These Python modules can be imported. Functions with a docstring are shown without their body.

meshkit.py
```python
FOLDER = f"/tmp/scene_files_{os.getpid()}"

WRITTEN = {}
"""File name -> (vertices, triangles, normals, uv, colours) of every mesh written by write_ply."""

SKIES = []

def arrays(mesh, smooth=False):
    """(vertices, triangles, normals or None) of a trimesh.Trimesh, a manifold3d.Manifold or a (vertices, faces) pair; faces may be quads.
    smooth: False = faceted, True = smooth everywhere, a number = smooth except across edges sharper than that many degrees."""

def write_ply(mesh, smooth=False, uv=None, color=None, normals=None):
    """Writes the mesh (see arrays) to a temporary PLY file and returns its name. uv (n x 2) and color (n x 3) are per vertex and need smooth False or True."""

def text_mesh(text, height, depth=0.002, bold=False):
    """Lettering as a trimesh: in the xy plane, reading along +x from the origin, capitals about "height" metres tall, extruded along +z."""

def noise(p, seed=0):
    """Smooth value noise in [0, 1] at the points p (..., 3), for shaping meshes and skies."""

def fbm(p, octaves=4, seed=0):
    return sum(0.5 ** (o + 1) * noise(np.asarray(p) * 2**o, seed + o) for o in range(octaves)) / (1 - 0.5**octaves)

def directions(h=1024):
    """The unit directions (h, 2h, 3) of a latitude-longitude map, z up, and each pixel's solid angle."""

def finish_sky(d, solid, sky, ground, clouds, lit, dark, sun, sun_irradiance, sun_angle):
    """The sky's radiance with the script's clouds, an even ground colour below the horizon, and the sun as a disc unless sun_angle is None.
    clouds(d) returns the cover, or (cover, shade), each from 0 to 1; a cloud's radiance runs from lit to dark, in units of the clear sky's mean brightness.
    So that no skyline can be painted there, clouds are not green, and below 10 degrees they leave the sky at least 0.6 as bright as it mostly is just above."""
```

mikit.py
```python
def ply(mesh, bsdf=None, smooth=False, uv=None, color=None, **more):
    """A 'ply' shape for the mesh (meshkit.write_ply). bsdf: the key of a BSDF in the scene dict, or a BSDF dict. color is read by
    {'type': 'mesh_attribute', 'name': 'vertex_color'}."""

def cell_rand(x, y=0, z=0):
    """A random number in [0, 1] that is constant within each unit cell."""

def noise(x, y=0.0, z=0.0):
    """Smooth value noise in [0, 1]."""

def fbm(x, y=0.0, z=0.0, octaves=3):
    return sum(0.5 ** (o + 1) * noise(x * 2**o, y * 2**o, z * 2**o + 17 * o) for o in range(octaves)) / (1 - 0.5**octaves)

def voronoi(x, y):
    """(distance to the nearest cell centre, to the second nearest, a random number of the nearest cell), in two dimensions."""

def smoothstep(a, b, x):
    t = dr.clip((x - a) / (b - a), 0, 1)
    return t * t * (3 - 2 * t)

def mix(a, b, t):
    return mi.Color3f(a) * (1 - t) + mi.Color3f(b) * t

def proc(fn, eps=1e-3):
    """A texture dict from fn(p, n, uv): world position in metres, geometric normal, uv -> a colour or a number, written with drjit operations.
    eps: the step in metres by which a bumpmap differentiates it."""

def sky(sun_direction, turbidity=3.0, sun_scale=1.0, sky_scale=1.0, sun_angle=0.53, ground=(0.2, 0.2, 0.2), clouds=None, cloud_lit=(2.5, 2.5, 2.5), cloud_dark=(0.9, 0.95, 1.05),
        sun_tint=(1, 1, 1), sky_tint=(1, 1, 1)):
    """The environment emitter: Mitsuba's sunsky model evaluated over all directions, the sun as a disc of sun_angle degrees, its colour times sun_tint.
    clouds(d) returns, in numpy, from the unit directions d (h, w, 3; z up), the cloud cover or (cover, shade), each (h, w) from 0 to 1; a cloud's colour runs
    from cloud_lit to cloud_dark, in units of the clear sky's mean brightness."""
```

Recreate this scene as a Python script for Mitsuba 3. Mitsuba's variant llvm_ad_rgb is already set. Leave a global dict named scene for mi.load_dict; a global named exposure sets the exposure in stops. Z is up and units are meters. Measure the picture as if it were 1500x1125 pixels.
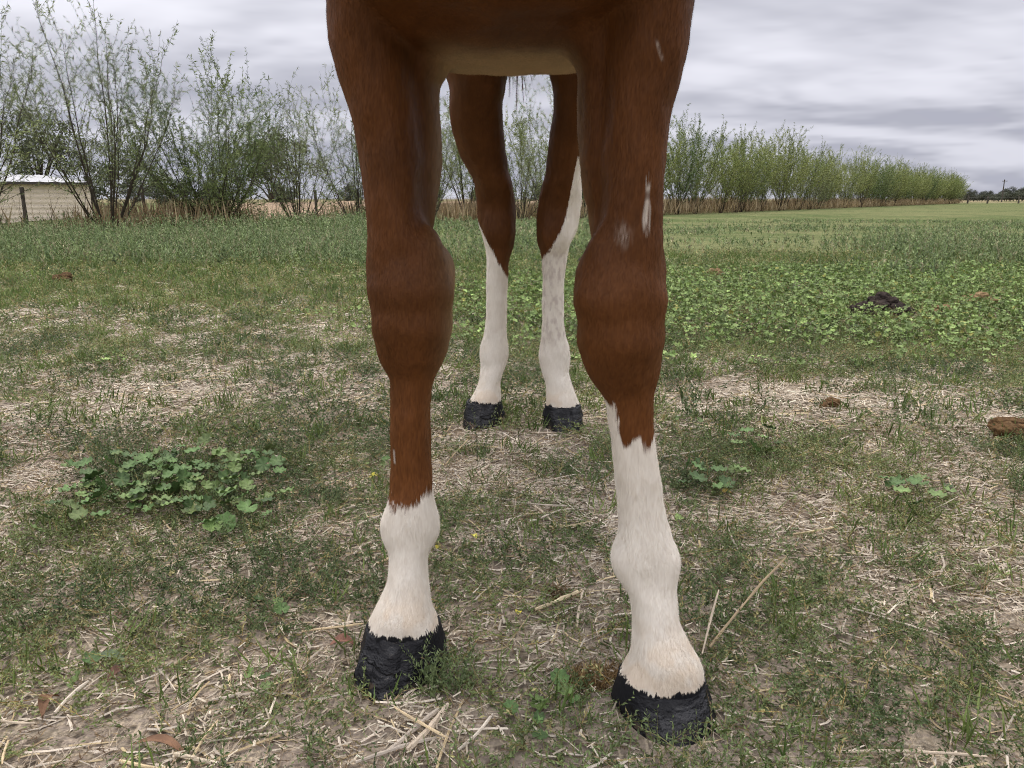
import math, random
import numpy as np
import drjit as dr
import trimesh
import mitsuba as mi
import mikit
import meshkit
from mikit import proc, noise, fbm, smoothstep, mix, cell_rand

T = mi.ScalarTransform4f
PI = math.pi
scene, labels = {}, {}

# ------------------------------------------------------------------ camera, sky, exposure
CAM_H, PITCH = 0.70, math.radians(13.2)
scene['camera'] = {'type': 'perspective', 'fov': 66.0, 'fov_axis': 'x', 'near_clip': 0.02, 'far_clip': 3000.0,
                   'to_world': T().look_at(origin=[0, 0, CAM_H], target=[0, math.cos(PITCH), CAM_H - math.sin(PITCH)], up=[0, 0, 1])}


def cloud_cover(d):
    """Layered overcast: bright towards the zenith, greyer towards the horizon, with soft flat cloud bands."""
    z = np.clip(d[..., 2], 0.0, 1.0)
    s = 1.0 / (z + 0.10)
    q = np.stack([d[..., 0] * s * 0.9, d[..., 1] * s * 0.9, 0 * z], -1)
    w = meshkit.fbm(q * 0.5 + 31.0, 3, 5) - 0.5
    n1 = meshkit.fbm(q * np.array([0.75, 1.15, 1]) + w[..., None] * 1.3 + 7.3, 5, 3)
    n2 = meshkit.fbm(q * np.array([1.7, 2.6, 1]) + w[..., None] * 2.0 + 2.1, 4, 9)
    n3 = meshkit.fbm(q * np.array([4.5, 7.0, 1]) + w[..., None] * 3.0 + 5.7, 3, 13)
    n = 0.60 * n1 + 0.26 * n2 + 0.14 * n3
    band = np.clip((n - 0.36) / 0.28, 0, 1)
    band = band * band * (3 - 2 * band)
    base = 0.93 - 0.90 * np.clip(z, 0, 1) ** 1.1
    shade = base + 0.02 + 0.23 * (band - 0.45) * (1.1 - 0.5 * z)
    return np.ones_like(z), np.clip(shade, 0, 1)


scene['sky'] = mikit.sky((-0.12, 0.30, 0.94), turbidity=4.0, sun_scale=0.14, sun_angle=28, clouds=cloud_cover,
                         cloud_lit=(3.15, 3.12, 3.28), cloud_dark=(0.62, 0.635, 0.75), ground=(0.2, 0.18, 0.13))
exposure = 2.52

# ------------------------------------------------------------------ the horse
# leg sections, from the ground up: (height, centre x, half width); depths are set below
LF_FRONT=[(.068, -.1667, .0547), (.083, -.1663, .0471), (.095, -.1656, .042), (.111, -.1625, .037), (.132, -.1602, .0314), (.151, -.1608, .0304), (.168, -.1599, .0328), (.179, -.1591, .0382), (.196, -.1589, .0435), (.216, -.1579, .0438), (.231, -.1568, .0412), (.245, -.1553, .0366), (.265, -.1542, .0338), (.293, -.1539, .0318), (.32, -.1549, .029), (.353, -.155, .028), (.385, -.1544, .0281), (.412, -.1531, .0294), (.431, -.1513, .0317), (.449, -.1494, .0369), (.47, -.1467, .0456), (.49, -.1455, .0513), (.511, -.1456, .0551), (.531, -.1457, .0573), (.551, -.1455, .059), (.571, -.1455, .0606), (.591, -.1461, .0592), (.615, -.1504, .054), (.64, -.1578, .0474), (.664, -.1638, .0418), (.692, -.168, .0392), (.73, -.1698, .0402), (.776, -.1726, .0434), (.822, -.1797, .0468), (.867, -.1881, .0511), (.911, -.1944, .0532), (.963, -.1981, .05)]
LF_BACK=[(.609, -.1487, .02), (.641, -.1447, .0231), (.67, -.1418, .025), (.692, -.1396, .0265), (.712, -.1379, .0277), (.742, -.1359, .0287), (.781, -.1338, .0295), (.805, -.1353, .0298), (.839, -.1388, .0311), (.86, -.1402, .0327), (.877, -.1366, .0387), (.924, -.1449, .0536), (.979, -.1546, .0712)]
RF_FRONT=[(.052, .21, .0588), (.061, .2119, .0552), (.075, .2125, .0488), (.089, .2094, .0425), (.106, .2059, .0375), (.127, .2017, .0324), (.153, .199, .0332), (.166, .1949, .0368), (.178, .1921, .0421), (.192, .1906, .0462), (.204, .1886, .0469), (.221, .187, .0431), (.236, .1858, .0387), (.257, .1829, .0346), (.292, .1786, .0316), (.322, .175, .0309), (.347, .1708, .0302), (.376, .1674, .0305), (.401, .1633, .0304), (.422, .1608, .0313), (.439, .1575, .0343), (.455, .1535, .0395), (.468, .1509, .0436), (.487, .1483, .049), (.506, .1465, .0526), (.529, .1446, .0559), (.552, .1419, .0581), (.57, .1401, .0594), (.584, .1403, .0578), (.601, .1423, .053), (.621, .1469, .0472), (.64, .151, .0428), (.661, .1542, .0394), (.693, .156, .0374), (.731, .1556, .0371), (.769, .1566, .0385), (.81, .1601, .0416), (.851, .1649, .0459), (.894, .1689, .0486), (.938, .1705, .049)]
RF_BACK=[(.608, .1318, .0125), (.635, .1306, .0177), (.658, .128, .0204), (.684, .1259, .0227), (.706, .1234, .0254), (.733, .1223, .0267), (.76, .1212, .028), (.792, .1216, .0322), (.818, .1231, .0347), (.844, .1248, .0369), (.861, .1259, .0383), (.872, .1248, .042), (.909, .1175, .0588), (.954, .1162, .0715)]
HL=[(.062, -.0885, .0555), (.096, -.0793, .0435), (.136, -.0709, .035), (.16, -.0652, .0375), (.186, -.059, .043), (.214, -.0582, .0463), (.238, -.0566, .0443), (.277, -.0537, .0363), (.346, -.0491, .0338), (.426, -.0472, .0333), (.471, -.0461, .0343), (.513, -.0434, .0369), (.555, -.0402, .0453), (.587, -.0424, .0523), (.619, -.0469, .0578), (.662, -.0498, .0602), (.703, -.0524, .0591), (.744, -.0572, .0587), (.785, -.0729, .0615), (.824, -.0861, .0687), (.872, -.0966, .0745), (.918, -.1036, .0774), (.964, -.104, .0766), (1.009, -.1002, .08), (1.048, -.1003, .0886), (1.133, -.0912, .1008)]
HR=[(.075, .1593, .053), (.108, .1524, .0454), (.146, .1432, .041), (.17, .1365, .0419), (.196, .1353, .048), (.223, .1339, .05), (.247, .1334, .046), (.285, .1305, .0388), (.353, .1287, .0339), (.431, .1284, .0337), (.475, .1299, .0352), (.517, .1317, .0388), (.558, .1315, .0482), (.589, .1368, .0591), (.621, .1412, .0649), (.662, .1436, .0672), (.703, .1475, .0646), (.743, .1511, .0593), (.783, .1552, .0535), (.821, .1601, .0541), (.868, .1666, .0559), (.914, .1759, .061), (.959, .1845, .0664), (1.002, .19, .0745), (1.041, .1908, .0861), (1.124, .1853, .0969)]
ZA = [0, .08, .13, .2, .3, .45, .54, .7, .9, 1.1]
FORE_Y = [-.06, -.055, -.035, -.005, -.006, -.004, -.005, 0, .01, .01]
FORE_D = [.056, .052, .044, .048, .031, .034, .056, .054, .075, .10]
ZH = [0, .08, .13, .2, .3, .45, .6, .66, .75, .85, 1.0, 1.2]
HIND_Y = [-.055, -.05, -.035, 0, .01, .03, .055, .055, .02, -.02, -.09, -.12]
HIND_D = [.056, .052, .044, .052, .042, .048, .078, .085, .085, .10, .13, .19]


def grid_axis(parts):
    out = [parts[0][0]]
    for a, b, s in parts:
        n = max(1, int(round((b - a) / s)))
        out += list(np.linspace(a, b, n + 1)[1:])
    return np.array(out)


def build_horse():
    X = grid_axis([(-.40, -.31, .012), (-.31, .31, .005), (.31, .42, .012)])
    Y = grid_axis([(.10, .84, .014), (.84, 1.34, .006), (1.34, 2.2, .016), (2.2, 2.68, .007), (2.68, 2.96, .014)])
    Z = grid_axis([(.012, 1.06, .0056), (1.06, 2.02, .018)])
    F = np.full((len(X), len(Y), len(Z)), 0.5, np.float32)

    def sub(lo, hi):
        s = []
        for A, a, b in zip((X, Y, Z), lo, hi):
            i0, i1 = np.searchsorted(A, a), np.searchsorted(A, b)
            s.append(slice(max(0, i0 - 1), min(len(A), i1 + 1)))
        s = tuple(s)
        return s, X[s[0]][:, None, None].astype(np.float32), Y[s[1]][None, :, None].astype(np.float32), Z[s[2]][None, None, :].astype(np.float32)

    def put(s, f, k):
        g = F[s]
        h = np.clip(0.5 + 0.5 * (g - f) / k, 0, 1)
        F[s] = (g * (1 - h) + f * h - k * h * (1 - h)).astype(np.float32)

    def leg(tab, ys, yd, base, k, n=2.0, z0=None, z1=None, pad=.05, yaw=0.0):
        t = np.array(tab)
        z0 = t[0, 0] if z0 is None else z0
        z1 = t[-1, 0] if z1 is None else z1
        xm, xM = (t[:, 1] - t[:, 2]).min(), (t[:, 1] + t[:, 2]).max()
        ym, yM = base + min(ys[1]) - max(yd[1]), base + max(ys[1]) + max(yd[1])
        s, x, y, z = sub((xm - pad, ym - pad, z0 - .03), (xM + pad, yM + pad, z1 + pad))
        from scipy.interpolate import PchipInterpolator as PC
        zz = z.ravel()
        zc = np.clip(zz, t[0, 0], t[-1, 0])
        cx = PC(t[:, 0], t[:, 1])(zc)
        a = PC(t[:, 0], t[:, 2])(zc)
        low = np.clip(t[0, 0] - zz, 0, None)
        a = a + low * 0.35
        cy = base + PC(*ys)(np.clip(zz, ys[0][0], ys[0][-1]))
        b = PC(*yd)(np.clip(zz, yd[0][0], yd[0][-1]))
        cx, a, cy, b = (q[None, None, :].astype(np.float32) for q in (cx, a, cy, b))
        dx, dy = x - cx, y - cy
        if yaw:
            dx = dx + yaw * dy * a / b
        u, v = np.abs(dx) / a, np.abs(dy) / b
        r = (u ** n + v ** n) ** (1.0 / n)
        f = (r - 1) * np.minimum(a, b) * np.where(r > 1, 1, 1.0)
        f = np.maximum(f, (z - z1) * 0.8)
        put(s, f.astype(np.float32), k)

    def ell(c, r, k, sign=1):
        c, r = np.array(c, float), np.array(r, float)
        s, x, y, z = sub(c - r - .12, c + r + .12)
        q = np.sqrt(((x - c[0]) / r[0]) ** 2 + ((y - c[1]) / r[1]) ** 2 + ((z - c[2]) / r[2]) ** 2)
        f = (q - 1) * r.min()
        if sign > 0:
            put(s, f, k)
        else:
            g = F[s]
            h = np.clip(0.5 - 0.5 * (g + f) / k, 0, 1)
            F[s] = (g * (1 - h) - f * h + k * h * (1 - h)).astype(np.float32)

    def cone(p0, r0, p1, r1, k, pad=.12):
        p0, p1 = np.array(p0, float), np.array(p1, float)
        R = max(r0, r1) + pad
        s, x, y, z = sub(np.minimum(p0, p1) - R, np.maximum(p0, p1) + R)
        d = p1 - p0
        L = d @ d
        t = np.clip(((x - p0[0]) * d[0] + (y - p0[1]) * d[1] + (z - p0[2]) * d[2]) / L, 0, 1)
        f = np.sqrt((x - p0[0] - t * d[0]) ** 2 + (y - p0[1] - t * d[1]) ** 2 + (z - p0[2] - t * d[2]) ** 2) - (r0 + (r1 - r0) * t)
        put(s, f, k)

    # trunk: sections along y (y, centre z, half width, half height)
    tr = np.array([(.86, 1.17, .12, .12), (.93, 1.17, .17, .20), (1.0, 1.175, .20, .255), (1.1, 1.18, .215, .288), (1.22, 1.185, .225, .295), (1.34, 1.195, .24, .302), (1.5, 1.21, .26, .285),
                   (1.7, 1.235, .27, .257), (1.9, 1.26, .27, .235), (2.1, 1.29, .255, .205), (2.35, 1.33, .24, .17), (2.55, 1.31, .20, .16), (2.72, 1.29, .13, .13)])
    s, x, y, z = sub((-.4, .7, .8), (.42, 2.9, 1.62))
    yc = np.clip(y, .86, 2.72)
    cz, a, b = (np.interp(yc, tr[:, 0], tr[:, i]).astype(np.float32) for i in (1, 2, 3))
    cz, a, b = [np.asarray(q) for q in (cz, a, b)]
    nn = np.where(z < cz, 2.0 + 2.2 * np.exp(-((y - 1.28) / .22) ** 2), 2.0).astype(np.float32)
    q = (np.abs((x - .008) / a) ** nn + np.abs((z - cz) / b) ** nn) ** (1 / nn)
    f = np.hypot(np.maximum((q - 1) * np.minimum(a, b), -1), 0) * np.sign(q - 1)
    over = np.maximum(.86 - y, y - 2.72)
    f = np.where(over > 0, np.hypot(np.maximum(f, 0), over * 1.0) + np.minimum(f, 0) * 0 , f)
    put(s, f.astype(np.float32), .02)
    # breast, shoulders, elbows, quarters
    for sx in (-1, 1):
        ell((sx * .105 + .008, .96, 1.10), (.105, .12, .165), .04)
        ell((sx * .165 + .0, 1.07, 1.20), (.085, .17, .25), .05)
        ell((sx * .14 + .035, 2.44, 1.30), (.13, .22, .20), .06)
        ell((sx * .148 + .045, 2.42, 1.16), (.090, .20, .15), .05)
    ell((.008, 1.26, 1.46), (.07, .26, .10), .08)
    # neck and head, outside the picture
    cone((.008, 1.0, 1.30), .185, (.01, .62, 1.66), .105, .08)
    cone((.01, .98, 1.12), .15, (.01, .62, 1.58), .09, .08)
    cone((.01, .60, 1.70), .095, (.01, .42, 1.66), .085, .05)
    cone((.01, .46, 1.66), .088, (.01, .26, 1.44), .052, .04)
    cone((.01, .27, 1.46), .056, (.01, .225, 1.40), .055, .03)
    ell((.01, .215, 1.375), (.045, .04, .032), .02)
    for sx in (-1, 1):
        ell((.01 + sx * .045, .50, 1.60), (.04, .075, .085), .03)
        ell((.01 + sx * .052, .40, 1.69), (.026, .045, .03), .02)
        cone((.01 + sx * .045, .56, 1.79), .030, (.01 + sx * .055, .535, 1.90), .009, .012, .05)
        ell((.01 + sx * .04, .20, 1.42), (.010, .012, .016), .01, -1)
    # fore legs: front lobe (bone and extensors) and rear lobe (flexors), each from its own sections
    for tab, back, base, yaw in ((LF_FRONT, LF_BACK, 1.15, .22), (RF_FRONT, RF_BACK, 1.04, -.22)):
        leg(back, (ZA, np.interp(ZA, [0, .55, .62, .9, 1.1], [.03, .035, .06, .08, .07])), ([.55, .62, .7, .8, .9, 1.1], [.03, .045, .055, .06, .07, .09]), base, .016, 2.0, z1=1.06)
        leg(tab, (ZA, FORE_Y), (ZA, FORE_D), base, .010, 2.15, z1=1.06)
    leg(HL, (ZH, HIND_Y), (ZH, HIND_D), 2.49, .03, z1=1.22)
    leg(HR, (ZH, HIND_Y), (ZH, HIND_D), 2.44, .03, z1=1.22)
    for tab, base, fore in ((LF_FRONT, 1.15, 1), (RF_FRONT, 1.04, 1), (HL, 2.49, 0), (HR, 2.44, 0)):
        t = np.array(tab)
        cx = lambda z: float(np.interp(z, t[:, 0], t[:, 1]))
        hw = lambda z: float(np.interp(z, t[:, 0], t[:, 2]))
        if fore:
            # carpal bones: two rows standing proud at the front of the knee, the styloid bump at the back
            ell((cx(.575), base - .034, .574), (hw(.575) * .84, .034, .034), .026)
            ell((cx(.522), base - .038, .520), (hw(.522) * .74, .030, .026), .022)
            ell((cx(.485), base - .022, .484), (hw(.485) * .66, .028, .026), .028)
            for sx, g in ((-1, 1.0), (1, 1.0)):
                ell((cx(.60) + sx * hw(.60) * .72, base + .004, .600), (.020, .028, .030), .014)
                ell((cx(.52) + sx * hw(.52) * .74, base + .006, .520), (.015, .024, .020), .012)
                cone((cx(.43) + sx * hw(.43) * .62, base + .016, .43), .0085, (cx(.25) + sx * hw(.25) * .58, base + .018, .25), .0075, .010, .04)
            ell((cx(.56), base + .045, .56), (.022, .03, .04), .02)
            for sx in (-1, 1):
                ell((cx(.60) + sx * hw(.60) * .55, base - .022, .625), (.017, .022, .035), .016)
            cone((cx(.44), base + .042, .44), .015, (cx(.22), base + .040, .22), .017, .010, .05)   # flexor tendon
            ell((cx(.205), base + .028, .20), (.030, .030, .030), .018)
            for sx in (-1, 1):
                ell((cx(.205) + sx * hw(.205) * .52, base - .012, .205), (.021, .026, .024), .012)
        else:
            cone((cx(.66), base + .10, .66), .030, (cx(.95), base + .02, .95), .026, .03)           # achilles tendon
            ell((cx(.645), base + .105, .645), (.030, .032, .035), .02)
            cone((cx(.52), base + .075, .52), .017, (cx(.22), base + .050, .22), .017, .012, .05)
            ell((cx(.21), base + .036, .21), (.030, .032, .030), .02)
            ell((cx(.60), base - .004, .60), (hw(.6) * .7, .03, .05), .02)
    # surface nets
    sgn = F < 0
    cell = np.zeros(tuple(n - 1 for n in F.shape), np.uint8)
    for i in (0, 1):
        for j in (0, 1):
            for k in (0, 1):
                cell += sgn[i:F.shape[0] - 1 + i, j:F.shape[1] - 1 + j, k:F.shape[2] - 1 + k]
    act = np.argwhere((cell > 0) & (cell < 8))
    idx = np.full(cell.shape, -1, np.int32)
    idx[tuple(act.T)] = np.arange(len(act))
    acc, cnt = np.zeros((len(act), 3)), np.zeros(len(act))
    C = np.array([(i, j, k) for i in (0, 1) for j in (0, 1) for k in (0, 1)])
    val = np.stack([F[tuple((act + c).T)] for c in C], 1)
    pos = np.stack([np.stack([X[(act + c)[:, 0]], Y[(act + c)[:, 1]], Z[(act + c)[:, 2]]], 1) for c in C], 1)
    for a_ in range(8):
        for b_ in range(a_ + 1, 8):
            if np.abs(C[a_] - C[b_]).sum() != 1:
                continue
            m = (val[:, a_] < 0) != (val[:, b_] < 0)
            tt = val[:, a_] / np.where(m, val[:, a_] - val[:, b_], 1)
            acc += np.where(m[:, None], pos[:, a_] + tt[:, None] * (pos[:, b_] - pos[:, a_]), 0)
            cnt += m
    V = acc / cnt[:, None]
    faces = []
    for ax in range(3):
        o = [np.array([0, 0, 0]) for _ in range(4)]
        b1, b2 = [(1, 2), (2, 0), (0, 1)][ax]
        o[1][b1] = -1; o[2][b1] = -1; o[2][b2] = -1; o[3][b2] = -1
        lo = [slice(None)] * 3; hi = [slice(None)] * 3
        lo[ax] = slice(0, F.shape[ax] - 1); hi[ax] = slice(1, F.shape[ax])
        A, B = sgn[tuple(lo)], sgn[tuple(hi)]
        e = np.argwhere(A != B)
        ok = (e[:, b1] > 0) & (e[:, b2] > 0) & (e[:, b1] < F.shape[b1] - 1) & (e[:, b2] < F.shape[b2] - 1)
        e = e[ok]
        q = np.stack([idx[tuple((e + oo).T)] for oo in o], 1)
        flip = A[tuple(e.T)]
        q = np.where(flip[:, None], q, q[:, ::-1])
        faces.append(q)
    Q = np.vstack(faces)
    tri = np.vstack([Q[:, [0, 1, 2]], Q[:, [0, 2, 3]]])
    m = trimesh.Trimesh(V, tri, process=False)
    trimesh.smoothing.filter_taubin(m, lamb=.5, nu=.53, iterations=6)
    V = np.array(m.vertices)
    N = np.array(m.vertex_normals)
    # muscle and vein relief
    d = (meshkit.fbm(V * np.array([26, 26, 16]), 3, 4) - .5) * .0085 + (meshkit.fbm(V * np.array([90, 90, 45]), 2, 8) - .5) * .0016
    V = V + N * d[:, None] * np.clip((V[:, 2:3] - .05) / .2, 0.25, 1)
    return trimesh.Trimesh(V, tri, process=False)


def coat_colour(p, n, uv):
    x, y, z = p.x, p.y, p.z
    front = y < 1.75
    left = x < 0.01
    hair = noise(x * 700, y * 700, z * 75)
    hair2 = noise(x * 330 + 9, y * 330, z * 34)
    big = fbm(x * 9, y * 9, z * 6, 3)
    jag = (noise(x * 240, y * 200, z * 22) - 0.5) * 0.014 + (hair - 0.5) * 0.012 + (hair2 - 0.5) * 0.012 + (fbm(x * 55, y * 55, z * 25, 2) - 0.5) * 0.024
    lf = 0.250 + 0.16 * smoothstep(1.165, 1.18, y) * smoothstep(-0.140, -0.126, x) + 0.018 * smoothstep(-0.15, -0.12, x) + 0.4 * dr.maximum(0.012 - dr.abs(x + 0.161), 0) * -1.2
    rf = 0.374 + 0.022 * dr.exp(-dr.square((x - 0.166) / 0.009)) + 0.062 * smoothstep(0.152, 0.134, x) + 0.025 * smoothstep(0.187, 0.197, x)
    hl = 0.579 - (x + 0.081) * 1.78
    hr = dr.select(x < 0.145, 0.509 + (x - 0.09) * 1.65, dr.select(x < 0.165, 0.60 + (x - 0.145) * 3.0, dr.minimum(0.66 + (x - 0.165) * 7.0, 0.82 - dr.maximum(x - 0.195, 0.0) * 3.0)))
    zb = dr.select(front, dr.select(left, lf, rf), dr.select(left, hl, hr))
    w = smoothstep(-0.008, 0.008, zb + jag - z)
    # small white marks on the forearm of the right-hand fore leg
    s1 = smoothstep(0.0052, 0.0008, dr.abs(x - 0.1655 + (hair2 - 0.5) * 0.006)) * smoothstep(0.652, 0.676, z + (hair - 0.5) * 0.02) * smoothstep(0.728, 0.712, z + (hair - 0.5) * 0.02) * (0.35 + 0.65 * smoothstep(0.001, 0.008, dr.abs(z - 0.704))) * (0.5 + 0.5 * hair2)
    s2 = smoothstep(0.014, 0.0, dr.sqrt(dr.square((x - 0.137)) + dr.square((z - 0.657) * 0.6)) + (hair2 - 0.5) * 0.006) * 0.32 * hair
    s3 = smoothstep(0.004, 0.0, dr.abs(x - 0.172 + (z - 0.865) * 0.4)) * smoothstep(0.014, 0.006, dr.abs(z - 0.868)) * 0.5 * hair
    s4 = smoothstep(0.003, 0.0, dr.abs(x + 0.176)) * smoothstep(0.014, 0.008, dr.abs(z - 0.325)) * 0.8
    marks = dr.select(front & (y < 1.2), dr.select(left, s4, dr.maximum(s1, dr.maximum(s2, s3))), 0.0)
    w = dr.maximum(w, marks * (0.55 + 0.45 * hair))
    brown = mix((0.044, 0.0152, 0.0046), (0.142, 0.0520, 0.0150), dr.clip(0.18 + 0.34 * hair + 0.16 * hair2 + 0.6 * (big - 0.3), 0, 1))
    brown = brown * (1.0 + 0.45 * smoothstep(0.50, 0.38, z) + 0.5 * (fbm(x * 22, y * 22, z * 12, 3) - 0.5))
    belly = smoothstep(1.10, 0.90, z) * smoothstep(1.06, 1.20, y) * smoothstep(0.14, 0.08, dr.abs(x - 0.008)) * smoothstep(2.3, 1.8, y)
    brown = mix(brown, mi.Color3f(0.42, 0.28, 0.15) * (0.7 + 0.4 * hair), belly)
    white = mix((0.80, 0.745, 0.655), (0.66, 0.59, 0.50), dr.clip(0.6 * hair + 0.5 * (big - 0.35), 0, 1))
    tan = smoothstep(0.16, 0.08, z) * (0.25 + 0.75 * smoothstep(0.45, 0.65, fbm(x * 40, y * 40, z * 30, 2)))
    white = mix(white, (0.66, 0.47, 0.28), tan * 0.34)
    dirt = dr.select(~front & ~left, smoothstep(0.42, 0.75, fbm(x * 110, y * 110, z * 45, 3)) * smoothstep(0.18, 0.32, z) * smoothstep(0.60, 0.50, z), 0.12 * smoothstep(0.55, 0.7, fbm(x * 50, y * 50, z * 50, 3)))
    white = mix(white, (0.36, 0.27, 0.23), dirt * 0.45)
    col = mix(brown, white, w)
    zc = dr.select(front, dr.select(left, 0.070, 0.056), 0.077)
    rag = (noise(x * 420, y * 420, 3.0) - 0.5) * 0.006 + (fbm(x * 70, y * 70, 8.0, 3) - 0.5) * 0.016 + (hair - 0.5) * 0.006
    ink = smoothstep(0.0015, -0.0015, z - zc - rag)
    return mix(col, (0.012, 0.012, 0.014), ink)


def coat_bump(p, n, uv):
    return noise(p.x * 620, p.y * 620, p.z * 90) * 0.7 + noise(p.x * 230, p.y * 230, p.z * 40) * 0.6


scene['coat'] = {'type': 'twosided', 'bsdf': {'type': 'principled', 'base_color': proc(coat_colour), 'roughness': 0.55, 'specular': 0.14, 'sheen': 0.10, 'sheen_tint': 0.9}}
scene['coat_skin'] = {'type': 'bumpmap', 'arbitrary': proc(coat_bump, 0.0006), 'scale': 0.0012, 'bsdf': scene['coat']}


def hoof_colour(p, n, uv):
    g = fbm(p.x * 120, p.y * 120, p.z * 160, 3)
    mud = smoothstep(0.60, 0.74, fbm(p.x * 50, p.y * 50, p.z * 70, 3)) * smoothstep(0.03, 0.0, p.z)
    return mix(mix((0.004, 0.004, 0.005), (0.014, 0.014, 0.017), g), (0.16, 0.12, 0.085), mud * 0.8)


def hoof_bump(p, n, uv):
    return fbm(p.x * 80, p.y * 80, p.z * 200, 3) + 0.5 * fbm(p.x * 420, p.y * 420, p.z * 420, 2)


def hoof_rough(p, n, uv):
    return 0.10 + 0.42 * fbm(p.x * 90 + 5, p.y * 90, p.z * 140, 3)


def hoof_wet(p, n, uv):
    return 0.12 + 0.75 * smoothstep(0.36, 0.68, fbm(p.x * 34 + 2, p.y * 34, p.z * 52, 4))


# black hoof paint: still wet and glossy in patches, dried dull between them
scene['hoof_black'] = {'type': 'twosided', 'bsdf': {'type': 'bumpmap', 'arbitrary': proc(hoof_bump, 0.0005), 'scale': 0.0024, 'bsdf': {
    'type': 'blendbsdf', 'weight': proc(hoof_wet),
    'dull': {'type': 'principled', 'base_color': proc(hoof_colour), 'roughness': 0.50, 'specular': 0.16},
    'wet': {'type': 'principled', 'base_color': proc(hoof_colour), 'roughness': 0.24, 'specular': 0.48}}}}


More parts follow.
